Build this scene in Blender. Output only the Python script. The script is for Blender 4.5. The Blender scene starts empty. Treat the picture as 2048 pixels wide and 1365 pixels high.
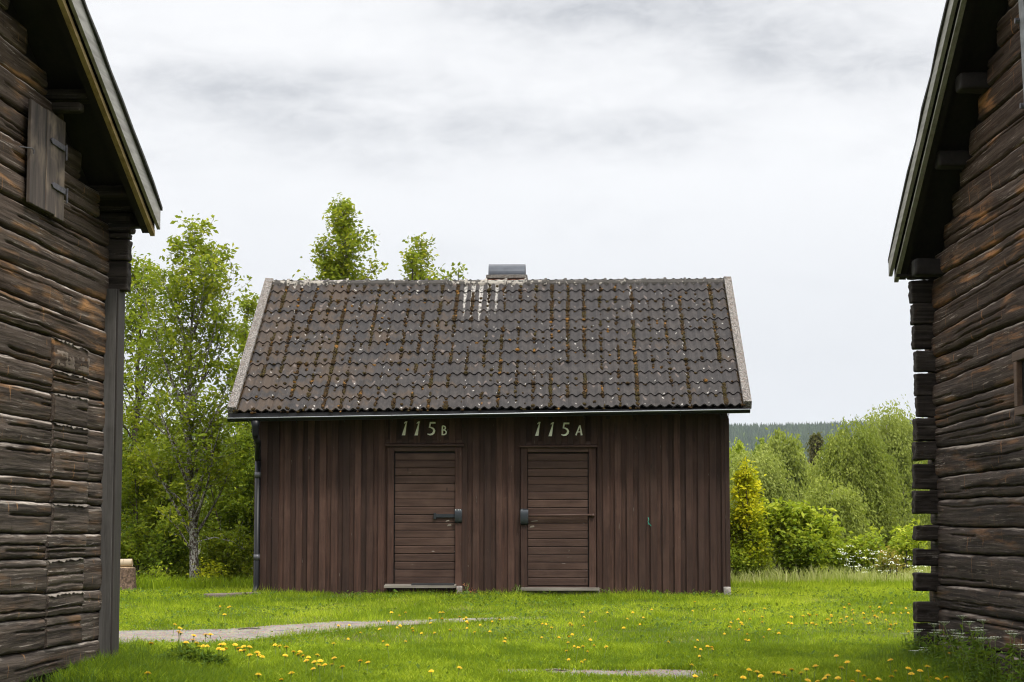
import bpy, math, random
import numpy as np
from mathutils import Vector, Matrix

R = random.Random(11)
rng = np.random.default_rng(11)
SC = bpy.context.scene
COL = SC.collection

# ------------------------------------------------------------------ camera
FPX = 3982.0                       # focal length in photo pixels (70 mm on a 36 mm wide sensor)
TILT = math.atan((1058 - 682.5) / FPX)
cam = bpy.data.cameras.new('camera')
cam.sensor_width = 36.0
cam.lens = FPX * 36.0 / 2048.0
cam.clip_start = 0.1
cam.clip_end = 20000
cam.dof.use_dof = True
cam.dof.focus_distance = 29.0
cam.dof.aperture_fstop = 9.0
camo = bpy.data.objects.new('camera', cam)
COL.objects.link(camo)
camo.rotation_euler = (math.pi / 2 + TILT, 0, 0)
SC.camera = camo

# ------------------------------------------------------------------ node helper
class NT:
    def __init__(s, tree):
        s.t = tree
        s.n = tree.nodes
        s.n.clear()
    def add(s, typ, ins=None, **props):
        nd = s.n.new(typ)
        for k, v in props.items():
            setattr(nd, k, v)
        for k, v in (ins or {}).items():
            sock = nd.inputs[k]
            if isinstance(v, bpy.types.NodeSocket):
                s.t.links.new(v, sock)
            else:
                sock.default_value = v
        return nd
    def math(s, op, a, b=0.0, c=0.0, clamp=False):
        return s.add('ShaderNodeMath', {0: a, 1: b, 2: c}, operation=op, use_clamp=clamp).outputs[0]
    def mix(s, f, a, b, blend='MIX'):
        nd = s.add('ShaderNodeMix', data_type='RGBA', blend_type=blend)
        for k, v in ((0, f), (6, a), (7, b)):
            if isinstance(v, bpy.types.NodeSocket):
                s.t.links.new(v, nd.inputs[k])
            elif k == 0:
                nd.inputs[k].default_value = v
            else:
                nd.inputs[k].default_value = (v[0], v[1], v[2], 1)
        return nd.outputs[2]
    def noise(s, vec, scale=5.0, detail=4.0, rough=0.5, dist=0.0):
        return s.add('ShaderNodeTexNoise', {'Vector': vec, 'Scale': scale, 'Detail': detail, 'Roughness': rough, 'Distortion': dist}).outputs[0]
    def ramp(s, f, a, b, smooth=True):
        return s.add('ShaderNodeMapRange', {'Value': f, 'From Min': a, 'From Max': b}, interpolation_type='SMOOTHSTEP' if smooth else 'LINEAR').outputs[0]
    def scale(s, vec, v):
        return s.add('ShaderNodeVectorMath', {0: vec, 1: v}, operation='MULTIPLY').outputs[0]
    def vadd(s, a, b):
        return s.add('ShaderNodeVectorMath', {0: a, 1: b}, operation='ADD').outputs[0]
    def xyz(s, v):
        return s.add('ShaderNodeSeparateXYZ', {0: v}).outputs
    def comb(s, x, y, z):
        return s.add('ShaderNodeCombineXYZ', {0: x, 1: y, 2: z}).outputs[0]
    def bump(s, h, dist=0.01, strength=1.0):
        return s.add('ShaderNodeBump', {'Height': h, 'Distance': dist, 'Strength': strength}).outputs[0]
    def bsdf(s, color, rough=0.8, normal=None, metallic=0.0, spec=0.3):
        ins = {'Base Color': color if isinstance(color, bpy.types.NodeSocket) else (*color, 1), 'Roughness': rough, 'Metallic': metallic, 'Specular IOR Level': spec}
        if normal is not None:
            ins['Normal'] = normal
        return s.add('ShaderNodeBsdfPrincipled', ins).outputs[0]
    def out(s, shader):
        s.add('ShaderNodeOutputMaterial', {0: shader})

def newmat(name):
    m = bpy.data.materials.new(name)
    m.use_nodes = True
    return m, NT(m.node_tree)

def objcoord(N, rnd=37.0):
    tc = N.add('ShaderNodeTexCoord').outputs['Object']
    if rnd:
        oi = N.add('ShaderNodeObjectInfo').outputs['Random']
        off = N.comb(N.math('MULTIPLY', oi, rnd), N.math('MULTIPLY', oi, rnd * 1.7), N.math('MULTIPLY', oi, rnd * 0.6))
        return N.vadd(tc, off), oi
    return tc, None

# ------------------------------------------------------------------ world, sun, exposure
SUN_EL, SUN_AZ = math.radians(59), math.radians(150)      # azimuth clockwise from +Y: behind the camera, a little to the right
w = bpy.data.worlds.new('World')
SC.world = w
w.use_nodes = True
N = NT(w.node_tree)
sky = N.add('ShaderNodeTexSky', sky_type='NISHITA', sun_disc=False, sun_elevation=SUN_EL, sun_rotation=SUN_AZ)
d = N.add('ShaderNodeTexCoord').outputs['Generated']
dx, dy, dz = N.xyz(d)
zz = N.math('ADD', N.math('MAXIMUM', dz, 0.0), 0.10)
cl = N.comb(N.math('DIVIDE', dx, zz), N.math('DIVIDE', dy, zz), N.math('MULTIPLY', dz, 2.0))
n1 = N.noise(N.scale(cl, (0.75, 0.5, 1.0)), 1.0, 7.0, 0.52, 0.35)
n2 = N.noise(N.vadd(N.scale(cl, (0.35, 0.22, 1.0)), (4.3, 1.7, 0.0)), 1.0, 4.0, 0.5, 0.2)
def blob(px, py, rx, ry, amp):
    # a broad cloud bank in one direction of the sky (azimuth / elevation)
    ax, az = (px - 1024) / FPX, math.tan(math.atan((682.5 - py) / FPX) + TILT)
    gx = N.math('MULTIPLY', N.math('SUBTRACT', N.math('DIVIDE', dx, N.math('MAXIMUM', dy, 0.05)), ax), FPX / rx)
    gz = N.math('MULTIPLY', N.math('SUBTRACT', N.math('DIVIDE', dz, N.math('MAXIMUM', dy, 0.05)), az), FPX / ry)
    r2 = N.math('ADD', N.math('MULTIPLY', gx, gx), N.math('MULTIPLY', gz, gz))
    return N.math('MULTIPLY', N.math('EXPONENT', N.math('MULTIPLY', r2, -1.0)), amp)
bank = blob(1330, 5, 400, 85, 1.15)
for a in ((560, 200, 300, 66, 0.75), (900, 248, 320, 42, 0.6), (1280, 265, 190, 50, 0.6), (1700, 125, 250, 66, 0.8), (620, 325, 420, 40, 0.28), (250, 150, 260, 70, 0.3)):
    bank = N.math('ADD', bank, blob(*a))
nc = N.noise(N.comb(N.math('MULTIPLY', dx, 13.0), dy, N.math('MULTIPLY', dz, 30.0)), 1.0, 6.0, 0.52, 0.25)
nd = N.noise(N.comb(N.math('MULTIPLY', dx, 38.0), dy, N.math('MULTIPLY', dz, 85.0)), 1.0, 6.0, 0.6, 0.4)
bank = N.math('MULTIPLY', bank, N.math('MAXIMUM', N.math('MULTIPLY_ADD', nc, 3.6, -1.0), 0.0))
front = N.math('ADD', N.math('MULTIPLY', N.ramp(n1, 0.42, 0.68), 0.16), N.math('MULTIPLY', N.ramp(nc, 0.5, 0.75), 0.16))
dark = N.math('ADD', front, bank)
dark = N.math('MULTIPLY', N.math('SUBTRACT', 1.0, N.math('EXPONENT', N.math('MULTIPLY', dark, -1.0))), N.math('MULTIPLY_ADD', N.ramp(nd, 0.25, 0.75), 0.55, 0.72))
ccol = N.mix(dark, (10.6, 10.6, 10.7), (5.3, 5.5, 5.9))
low = N.ramp(dz, 0.235, 0.06)
ccol = N.mix(N.math('MULTIPLY', low, 0.85), ccol, (7.9, 8.1, 8.5))
# an overcast sky is brighter overhead than at the horizon
gain = N.math('MULTIPLY_ADD', N.math('MAXIMUM', N.math('SUBTRACT', dz, 0.27), 0.0), 3.2, 1.0)
ccol = N.scale(ccol, N.comb(gain, gain, gain))
fin = N.mix(0.94, sky.outputs[0], ccol)
fin = N.mix(N.ramp(dz, 0.0, -0.02), fin, (1.2, 1.5, 0.9))
bg = N.add('ShaderNodeBackground', {'Color': fin, 'Strength': 0.1})
N.add('ShaderNodeOutputWorld', {0: bg.outputs[0]})

sun = bpy.data.lights.new('sun', 'SUN')
sun.energy = 3.4
sun.angle = math.radians(9)
sun.color = (1.0, 0.95, 0.86)
suno = bpy.data.objects.new('sun', sun)
COL.objects.link(suno)
sd = Vector((math.sin(SUN_AZ) * math.cos(SUN_EL), math.cos(SUN_AZ) * math.cos(SUN_EL), math.sin(SUN_EL)))
suno.rotation_euler = sd.to_track_quat('Z', 'Y').to_euler()

vs = SC.view_settings
vs.view_transform = 'Standard'
vs.look = 'None'
vs.exposure = 0.0
vs.gamma = 1.0
vs.use_curve_mapping = False
SC.render.engine = 'CYCLES'
cy = SC.cycles
SC.render.filter_size = 1.0
cy.pixel_filter_type = 'BLACKMAN_HARRIS'
cy.filter_width = 1.1
cy.max_bounces = 6
cy.diffuse_bounces = 3
cy.glossy_bounces = 2
cy.transmission_bounces = 3
cy.transparent_max_bounces = 8
cy.sample_clamp_indirect = 3.0
cy.use_denoising = True
cy.denoiser = 'OPENIMAGEDENOISE'
cy.denoising_input_passes = 'RGB_ALBEDO_NORMAL'
cy.denoising_prefilter = 'ACCURATE'

# ------------------------------------------------------------------ pixel -> place helpers
def ray(px, py):
    u = (px - 1024) / FPX
    v = (682.5 - py) / FPX
    c, s = math.cos(TILT), math.sin(TILT)
    return Vector((u, c - v * s, s + v * c))
def at(px, py, Y):
    r = ray(px, py)
    return r * (Y / r.y)
def onplane(px, py, P, n):
    r = ray(px, py)
    return r * (P.dot(n) / r.dot(n))

# numpy value noise
def _h(xi, yi, seed):
    h = (xi * 374761393 + yi * 668265263 + seed * 974711) & 0x7fffffff
    h = ((h ^ (h >> 13)) * 1274126177) & 0x7fffffff
    return ((h ^ (h >> 16)) & 0xffffff) / float(0xffffff)
def vn(x, y, seed=0):
    x = np.asarray(x, float); y = np.asarray(y, float)
    xi = np.floor(x).astype(np.int64); yi = np.floor(y).astype(np.int64)
    fx = x - xi; fy = y - yi
    fx = fx * fx * (3 - 2 * fx); fy = fy * fy * (3 - 2 * fy)
    a = _h(xi, yi, seed); b = _h(xi + 1, yi, seed); c = _h(xi, yi + 1, seed); e = _h(xi + 1, yi + 1, seed)
    return (a * (1 - fx) + b * fx) * (1 - fy) + (c * (1 - fx) + e * fx) * fy
def fbm(x, y, seed=0, o=4):
    t = 0; a = 0.5; s = 0
    for i in range(o):
        t = t + a * vn(x * 2 ** i, y * 2 ** i, seed + i * 17); s += a; a *= 0.5
    return t / s

def ground(x, y):
    x = np.asarray(x, float); y = np.asarray(y, float)
    z = -1.954 + 0.0358 * np.clip(y, 10, 28.8)
    z = z + 0.14 * np.clip((-2.3 - x) / 1.0, 0, 1) * np.clip((19.5 - y) / 1.5, 0, 1)
    start = 33.5 - 3.2 * np.clip((-2.8 - x) / 1.5, 0, 1)
    t = np.clip(y - start, 0, None)
    drop = np.where(t < 3, t * t / 6 * 0.30, 0.45 + (t - 3) * 0.30)
    z = z - 14.0 * (1 - np.exp(-drop / 14.0))
    z = z + 0.022 * (fbm(x * 0.9 + 50, y * 0.9, 3) - 0.5) + 0.012 * (fbm(x * 4, y * 4, 5) - 0.5)
    far = np.clip((y - 1000) / 1900, 0, 1)
    far = far * far * (3 - 2 * far)
    back = np.clip((y - 3000) / 1500, 0, 1)
    ang = x / np.maximum(y, 1)
    H = 146 + 20 * (fbm(ang * 6 + 9, y * 0 + 2.0, 8) - 0.5) + 9 * (fbm(ang * 40 + 9, y * 0.004, 9) - 0.5) + 60 * np.clip(ang - 0.1, -0.2, 0.3)
    z = z + far * H * (1 - 0.5 * back)
    return z
def gz(x, y):
    return float(ground(np.array([x]), np.array([y]))[0])
def onground(px, py, h=0.0):
    r = ray(px, py)
    Y = 11.0
    while Y < 40:
        p = r * (Y / r.y)
        if p.z <= gz(p.x, p.y) + h:
            break
        Y += 0.25
    lo, hi = Y - 0.25, Y
    for _ in range(14):
        m = (lo + hi) / 2
        p = r * (m / r.y)
        if p.z > gz(p.x, p.y) + h:
            lo = m
        else:
            hi = m
    return r * (lo / r.y)

# ------------------------------------------------------------------ object helpers
def link(name, me, parent=None, mats=()):
    o = bpy.data.objects.new(name, me)
    COL.objects.link(o)
    if parent is not None:
        o.parent = parent
    if me is not None and mats:
        for m in (mats if isinstance(mats, (list, tuple)) else (mats,)):
            me.materials.append(m)
    return o
def tag(o, label=None, cat=None, group=None, kind=None):
    for k, v in (('label', label), ('category', cat), ('group', group), ('kind', kind)):
        if v:
            o[k] = v
    return o
def empty(name, loc, rz=0, label=None, cat=None, group=None):
    o = bpy.data.objects.new(name, None)
    o.empty_display_size = 0.2
    COL.objects.link(o)
    o.location = loc
    o.rotation_euler = (0, 0, rz)
    return tag(o, label, cat, group)

def fast(name, co, faces, fs, attr=None, smooth=False, matidx=None):
    """mesh from numpy: co (n,3); faces flat vertex indices; fs loop counts per face"""
    me = bpy.data.meshes.new(name)
    co = np.asarray(co, np.float32); faces = np.asarray(faces, np.int32).ravel(); fs = np.asarray(fs, np.int32)
    me.vertices.add(len(co)); me.vertices.foreach_set('co', co.ravel())
    me.loops.add(len(faces)); me.loops.foreach_set('vertex_index', faces)
    me.polygons.add(len(fs))
    st = np.zeros(len(fs), np.int32); st[1:] = np.cumsum(fs)[:-1]
    me.polygons.foreach_set('loop_start', st)
    me.polygons.foreach_set('use_smooth', np.full(len(fs), smooth, bool))
    if matidx is not None:
        me.polygons.foreach_set('material_index', np.asarray(matidx, np.int32))
    if attr is not None:
        a = me.attributes.new('rnd', 'FLOAT', 'POINT')
        a.data.foreach_set('value', np.asarray(attr, np.float32))
    me.update(calc_edges=True)
    return me

class MB:
    def __init__(s):
        s.v = []; s.f = []; s.mi = []
    def add(s, vs, fs, mi=0):
        b = len(s.v)
        s.v += [tuple(p) for p in vs]
        s.f += [tuple(i + b for i in f) for f in fs]
        s.mi += [mi] * len(fs)
    def box(s, x0, x1, y0, y1, z0, z1, c=0.0, mi=0):
        if c <= 0:
            s.add([(x0, y0, z0), (x1, y0, z0), (x1, y1, z0), (x0, y1, z0), (x0, y0, z1), (x1, y0, z1), (x1, y1, z1), (x0, y1, z1)],
                  [(0, 3, 2, 1), (4, 5, 6, 7), (0, 1, 5, 4), (1, 2, 6, 5), (2, 3, 7, 6), (3, 0, 4, 7)], mi)
        else:   # chamfer all round
            pts = []; idx = {}
            X = (x0, x1); Y = (y0, y1); Z = (z0, z1)
            for i in (0, 1):
                for j in (0, 1):
                    for k in (0, 1):
                        sx, sy, sz = (c, -c)[i], (c, -c)[j], (c, -c)[k]
                        idx[(i, j, k, 0)] = len(pts); pts.append((X[i], Y[j] + sy, Z[k] + sz))
                        idx[(i, j, k, 1)] = len(pts); pts.append((X[i] + sx, Y[j], Z[k] + sz))
                        idx[(i, j, k, 2)] = len(pts); pts.append((X[i] + sx, Y[j] + sy, Z[k]))
            fs = []
            def q(*a):
                fs.append(tuple(idx[t] for t in a))
            for i in (0, 1):
                a = [(i, 0, 0, 0), (i, 0, 1, 0), (i, 1, 1, 0), (i, 1, 0, 0)]
                q(*(a if i == 0 else a[::-1]))
                a = [(0, i, 0, 1), (1, i, 0, 1), (1, i, 1, 1), (0, i, 1, 1)]
                q(*(a if i == 0 else a[::-1]))
                a = [(0, 0, i, 2), (0, 1, i, 2), (1, 1, i, 2), (1, 0, i, 2)]
                q(*(a if i == 0 else a[::-1]))
            for i in (0, 1):
                for j in (0, 1):
                    s_ = (i + j) % 2
                    a = [(i, j, 0, 0), (i, j, 0, 1), (i, j, 1, 1), (i, j, 1, 0)]; q(*(a[::-1] if s_ else a))
                    a = [(i, 0, j, 0), (i, 1, j, 0), (i, 1, j, 2), (i, 0, j, 2)]; q(*(a[::-1] if s_ else a))
                    a = [(0, i, j, 1), (0, i, j, 2), (1, i, j, 2), (1, i, j, 1)]; q(*(a[::-1] if s_ else a))
                    for k in (0, 1):
                        a = [(i, j, k, 0), (i, j, k, 1), (i, j, k, 2)]; q(*(a[::-1] if (i + j + k) % 2 == 0 else a))
            s.add(pts, fs, mi)
    def prism(s, poly, axis, a0, a1, mi=0):
        """poly: 2D points; extruded along axis 'x','y' or 'z' from a0 to a1"""
        n = len(poly)
        def P(p, a):
            return {'x': (a, p[0], p[1]), 'y': (p[0], a, p[1]), 'z': (p[0], p[1], a)}[axis]
        vs = [P(p, a0) for p in poly] + [P(p, a1) for p in poly]
        fs = [tuple(range(n))[::-1], tuple(range(n, 2 * n))] + [(i, (i + 1) % n, n + (i + 1) % n, n + i) for i in range(n)]
        s.add(vs, fs, mi)
    def tube(s, pts, rad, k=8, cap=True, mi=0):
        pts = [Vector(p) for p in pts]; n = len(pts)
        if not isinstance(rad, (list, tuple)):
            rad = [rad] * n
        vs = []; u = None
        for i, p in enumerate(pts):
            t = (pts[min(i + 1, n - 1)] - pts[max(i - 1, 0)])
            if t.length < 1e-9:
                t = Vector((0, 0, 1))
            t.normalize()
            if u is None:
                u = t.orthogonal().normalized()
            u = (u - t * u.dot(t))
            if u.length < 1e-6:
                u = t.orthogonal()
            u.normalize(); w_ = t.cross(u)
            for j in range(k):
                a = 2 * math.pi * j / k
                vs.append(p + (u * math.cos(a) + w_ * math.sin(a)) * rad[i])
        fs = [(i * k + j, i * k + (j + 1) % k, (i + 1) * k + (j + 1) % k, (i + 1) * k + j) for i in range(n - 1) for j in range(k)]
        if cap:
            fs += [tuple(range(k))[::-1], tuple(range((n - 1) * k, n * k))]
        s.add(vs, fs, mi)
    def build(s, name, mats=(), parent=None, smooth=False, fixn=False):
        me = bpy.data.meshes.new(name)
        me.from_pydata(s.v, [], s.f)
        me.polygons.foreach_set('material_index', s.mi)
        if smooth:
            me.polygons.foreach_set('use_smooth', [True] * len(s.f))
        me.update()
        if fixn:
            import bmesh
            b = bmesh.new(); b.from_mesh(me); bmesh.ops.recalc_face_normals(b, faces=b.faces); b.to_mesh(me); b.free()
        return link(name, me, parent, mats)

# ------------------------------------------------------------------ materials
def wood_log(name, dark, mid, pale, warm, warm_amt=0.25, warm_z=None, grain='x'):
    """weathered hewn timber: long grain along local X (or Y)"""
    m, N = newmat(name)
    v, oi = objcoord(N)
    if grain == 'y':
        q = N.xyz(v); v = N.comb(q[1], q[0], q[2])
    warp = N.add('ShaderNodeTexNoise', {'Vector': N.scale(v, (0.9, 3.0, 3.0)), 'Scale': 1.0, 'Detail': 3.0}).outputs['Color']
    v = N.vadd(v, N.scale(warp, (0.0, 0.05, 0.05)))
    g1 = N.noise(N.scale(v, (0.45, 24.0, 24.0)), 1.0, 6.0, 0.62, 0.3)
    g2 = N.noise(N.scale(v, (1.6, 120.0, 120.0)), 1.0, 4.0, 0.65, 0.2)
    big = N.noise(N.scale(v, (0.7, 3.4, 3.4)), 1.0, 4.0, 0.55, 0.4)
    c = N.mix(N.ramp(g1, 0.38, 0.64), dark, mid)
    c = N.mix(N.math('MULTIPLY', N.ramp(big, 0.5, 0.7), 0.5), c, tuple(1.6 * a for a in mid))
    # worn patches where the warm wood shows
    wn = N.noise(N.scale(v, (0.8, 13.0, 10.0)), 1.0, 5.0, 0.6, 0.5)
    big2 = N.noise(N.scale(v, (0.8, 2.6, 2.6)), 1.3, 3.0, 0.5, 0.4)
    wm = N.math('MULTIPLY', N.ramp(wn, 0.60 - 0.12 * warm_amt, 0.72), N.ramp(big2, 0.40, 0.60))
    if warm_z is not None:
        z = N.xyz(N.add('ShaderNodeTexCoord').outputs['Object'])[2]
        wm = N.math('MULTIPLY', wm, N.math('MULTIPLY_ADD', N.ramp(z, warm_z[0], warm_z[1]), 0.75, 0.25))
        c = N.mix(N.math('MULTIPLY', N.ramp(z, warm_z[0], warm_z[1]), 0.22), c, tuple(0.22 * a for a in warm))
    c = N.mix(N.math('MULTIPLY', wm, min(1.0, 0.5 + warm_amt)), c, warm)
    # long pale fibres and black checks
    fib = N.noise(N.scale(v, (0.9, 75.0, 60.0)), 1.0, 5.0, 0.7, 0.6)
    c = N.mix(N.math('MULTIPLY', N.math('MULTIPLY', N.ramp(fib, 0.57, 0.66), N.ramp(big, 0.40, 0.60)), 0.9), c, pale)
    c = N.mix(N.math('MULTIPLY', N.ramp(g2, 0.58, 0.72), 0.4), c, tuple(0.6 * a for a in pale))
    c = N.mix(N.math('MULTIPLY', N.ramp(fib, 0.43, 0.35), 0.85), c, tuple(0.35 * a for a in dark))
    # short marks across the grain, drips and axe nicks
    ax = N.noise(N.scale(v, (16.0, 8.0, 3.5)), 1.0, 3.0, 0.5, 0.3)
    c = N.mix(N.math('MULTIPLY', N.ramp(ax, 0.66, 0.74), 0.5), c, warm)
    c = N.mix(N.math('MULTIPLY', N.ramp(ax, 0.34, 0.28), 0.4), c, dark)
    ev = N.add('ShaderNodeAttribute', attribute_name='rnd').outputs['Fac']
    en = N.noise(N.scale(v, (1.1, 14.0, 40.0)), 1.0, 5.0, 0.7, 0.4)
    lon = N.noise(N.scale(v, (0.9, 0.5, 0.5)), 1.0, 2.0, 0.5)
    lit_fray = N.math('MULTIPLY', N.ramp(N.math('MULTIPLY_ADD', en, 0.45, ev), 1.08, 1.20), N.ramp(lon, 0.38, 0.58))  # upper-edge highlight of each log painted into the colour, with pale weathered fibre
    lit_fray = N.math('MULTIPLY', lit_fray, N.ramp(ev, 0.985, 0.95))
    c = N.mix(N.math('MULTIPLY', lit_fray, 0.9), c, tuple(1.2 * a for a in pale))
    c = N.mix(N.math('MULTIPLY', oi, 0.4), c, tuple(0.5 * a for a in mid))
    hgt = N.math('ADD', g1, N.math('MULTIPLY', fib, 0.8))
    hgt = N.math('ADD', hgt, N.math('MULTIPLY', ax, 0.25))
    N.out(N.bsdf(c, 0.8, N.bump(hgt, 0.007, 1.0), spec=0.10))
    return m

def board_mat(name, a, b, streak, axis='z', scr=0.0, rnd_amt=0.5, rough=0.75, bump=0.003):
    m, N = newmat(name)
    v, oi = objcoord(N)
    S = {'Z': (13.0, 13.0, 0.9), 'z': (28.0, 28.0, 1.6), 'x': (1.6, 28.0, 28.0)}[axis]
    g = N.noise(N.scale(v, S), 1.0, 5.0, 0.6, 0.3)
    g2 = N.noise(N.scale(v, tuple(3.5 * s for s in S)), 1.0, 3.0, 0.6)
    big = N.noise(v, 2.2, 4.0, 0.6, 0.3)
    c = N.mix(N.ramp(g, 0.3, 0.7), a, b)
    c = N.mix(N.math('MULTIPLY', N.ramp(big, 0.45, 0.72), 0.45), c, streak)
    c = N.mix(N.math('MULTIPLY', N.ramp(g2, 0.55, 0.75), 0.35), c, streak)
    c = N.mix(N.math('MULTIPLY', oi, rnd_amt), c, tuple(0.55 * t for t in a))
    if scr:
        s1 = N.noise(N.scale(v, tuple(q * 1.7 for q in S)), 1.0, 2.0, 0.5, 0.8)
        s2 = N.noise(v, 6.0, 2.0, 0.5)
        c = N.mix(N.math('MULTIPLY', N.ramp(s1, 0.70, 0.75), N.ramp(s2, 0.58, 0.64)), c, (0.3, 0.27, 0.24))
        kn = N.add('ShaderNodeTexVoronoi', {'Vector': N.scale(v, (5.0, 5.0, 2.2)), 'Scale': 1.0}).outputs[0]
        c = N.mix(N.math('MULTIPLY', N.ramp(kn, 0.10, 0.04), 0.7), c, tuple(0.4 * t for t in a))
    N.out(N.bsdf(c, rough, N.bump(N.math('ADD', g, N.math('MULTIPLY', g2, 0.5)), bump, 0.8), spec=0.3))
    return m

M = {}
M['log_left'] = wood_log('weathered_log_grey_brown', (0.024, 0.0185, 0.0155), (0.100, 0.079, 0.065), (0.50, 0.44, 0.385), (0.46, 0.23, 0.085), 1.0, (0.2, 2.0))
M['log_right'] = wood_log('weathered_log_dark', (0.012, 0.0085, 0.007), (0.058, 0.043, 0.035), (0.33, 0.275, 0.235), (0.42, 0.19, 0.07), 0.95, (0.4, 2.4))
M['stub'] = wood_log('log_end_dark', (0.012, 0.0095, 0.008), (0.052, 0.042, 0.036), (0.20, 0.175, 0.155), (0.07, 0.04, 0.02), 0.1, None, 'y')
M['splinter'] = board_mat('frayed_pale_wood', (0.13, 0.11, 0.09), (0.29, 0.255, 0.215), (0.38, 0.33, 0.28), 'x')
M['oldboard'] = board_mat('brown_grey_side_board', (0.026, 0.021, 0.018), (0.055, 0.046, 0.041), (0.09, 0.08, 0.07), 'z')
M['patch'] = board_mat('worn_brown_patch', (0.08, 0.06, 0.045), (0.16, 0.12, 0.09), (0.34, 0.27, 0.2), 'x')
M['greyboard'] = board_mat('grey_weathered_board', (0.045, 0.041, 0.038), (0.085, 0.079, 0.074), (0.13, 0.125, 0.12), 'z')
M['greybarge'] = board_mat('grey_bargeboard', (0.20, 0.19, 0.175), (0.34, 0.33, 0.305), (0.42, 0.40, 0.37), 'x')
M['palebarge'] = board_mat('pale_grey_bargeboard', (0.26, 0.245, 0.22), (0.46, 0.44, 0.40), (0.52, 0.50, 0.46), 'x')
M['tanlath'] = board_mat('tan_lath', (0.24, 0.16, 0.07), (0.45, 0.32, 0.15), (0.5, 0.38, 0.2), 'x')
M['darkwood'] = board_mat('dark_old_timber', (0.007, 0.005, 0.004), (0.017, 0.0125, 0.010), (0.03, 0.022, 0.018), 'x')
M['shutter'] = board_mat('shutter_board', (0.022, 0.0165, 0.014), (0.13, 0.100, 0.083), (0.55, 0.42, 0.29), 'Z')
M['shed'] = board_mat('brown_stained_board', (0.030, 0.0135, 0.0090), (0.072, 0.034, 0.0235), (0.115, 0.064, 0.047), 'z', scr=1.0, rnd_amt=0.75)
M['shedx'] = board_mat('brown_stained_plank', (0.036, 0.018, 0.0125), (0.070, 0.038, 0.027), (0.110, 0.066, 0.050), 'x', scr=1.0, rnd_amt=0.4)
M['step'] = board_mat('grey_step_wood', (0.14, 0.125, 0.105), (0.26, 0.235, 0.20), (0.34, 0.31, 0.27), 'x')
M['oldtimber'] = board_mat('old_brownish_timber', (0.08, 0.062, 0.048), (0.16, 0.13, 0.105), (0.2, 0.17, 0.14), 'x')
M['casing'] = board_mat('brown_window_casing', (0.06, 0.035, 0.022), (0.11, 0.065, 0.042), (0.15, 0.09, 0.06), 'x')
M['rust'] = board_mat('rusty_bar', (0.04, 0.022, 0.018), (0.08, 0.045, 0.035), (0.12, 0.07, 0.05), 'x', rough=0.6)

def plain(name, col, rough=0.5, metallic=0.0, nscale=0, namt=0.3, bump=0.0, spec=0.4):
    m, N = newmat(name)
    if nscale:
        v, oi = objcoord(N)
        n = N.noise(v, nscale, 5.0, 0.6)
        c = N.mix(N.ramp(n, 0.3, 0.7), tuple(a * (1 - namt) for a in col), tuple(min(1, a * (1 + namt)) for a in col))
        N.out(N.bsdf(c, rough, N.bump(n, bump, 0.8) if bump else None, metallic, spec))
    else:
        N.out(N.bsdf(col, rough, None, metallic, spec))
    return m
M['blackmetal'] = plain('black_coated_metal', (0.006, 0.0065, 0.008), 0.38, 0.0, spec=0.22)
M['cowl'] = plain('dark_grey_sheet_metal', (0.045, 0.05, 0.06), 0.35, 0.5, 9, 0.15)
M['lockmetal'] = plain('dark_blue_grey_steel', (0.035, 0.04, 0.047), 0.4, 0.5, 12, 0.15)
M['bolt'] = plain('galvanised_bolt', (0.6, 0.6, 0.6), 0.35, 0.7)
M['iron'] = plain('forged_iron', (0.09, 0.085, 0.095), 0.5, 0.5, 30, 0.4, 0.002)
M['ash'] = plain('grey_timber_rail', (0.16, 0.16, 0.165), 0.7, 0, 12, 0.3, 0.002)
M['numeral'] = plain('cream_white_numeral_paint', (0.86, 0.85, 0.76), 0.6, 0, 14, 0.10)
M['brick'] = plain('red_brick', (0.30, 0.10, 0.05), 0.9, 0, 18, 0.3, 0.004)
M['mortar'] = plain('grey_mortar', (0.25, 0.23, 0.2), 0.95, 0, 30, 0.2, 0.003)
M['stone'] = plain('grey_stone', (0.24, 0.22, 0.20), 0.9, 0, 14, 0.4, 0.01)
M['rubber'] = plain('dark_rubber', (0.015, 0.015, 0.016), 0.7)
M['twine'] = plain('green_twine', (0.02, 0.28, 0.20), 0.6)
M['whitepole'] = plain('white_painted_pole', (0.75, 0.77, 0.8), 0.5)
M['felt'] = plain('dark_roofing_felt', (0.035, 0.033, 0.031), 0.85, 0, 20, 0.4, 0.004)
M['yellow'] = plain('dandelion_yellow', (0.85, 0.52, 0.01), 0.6, 0, 60, 0.25)
M['stemgreen'] = plain('pale_green_stem', (0.16, 0.22, 0.06), 0.6)
M['white_flower'] = plain('white_umbel_flower', (0.7, 0.72, 0.6), 0.7)
M['rustleaf'] = plain('reddish_dry_leaf', (0.28, 0.09, 0.03), 0.7, 0, 30, 0.3)

# speckled concrete verge
m, N = newmat('speckled_concrete_verge')
v, _ = objcoord(N, 0)
n = N.noise(v, 55.0, 4.0, 0.65); n2 = N.noise(v, 16.0, 3.0, 0.6)
c = N.mix(N.ramp(n, 0.42, 0.60), (0.050, 0.044, 0.040), (0.25, 0.23, 0.21))
c = N.mix(N.math('MULTIPLY', N.ramp(n2, 0.52, 0.66), 0.6), c, (0.10, 0.07, 0.05))
N.out(N.bsdf(c, 0.9, N.bump(n, 0.008, 1.0), spec=0.2)); M['verge'] = m

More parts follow.
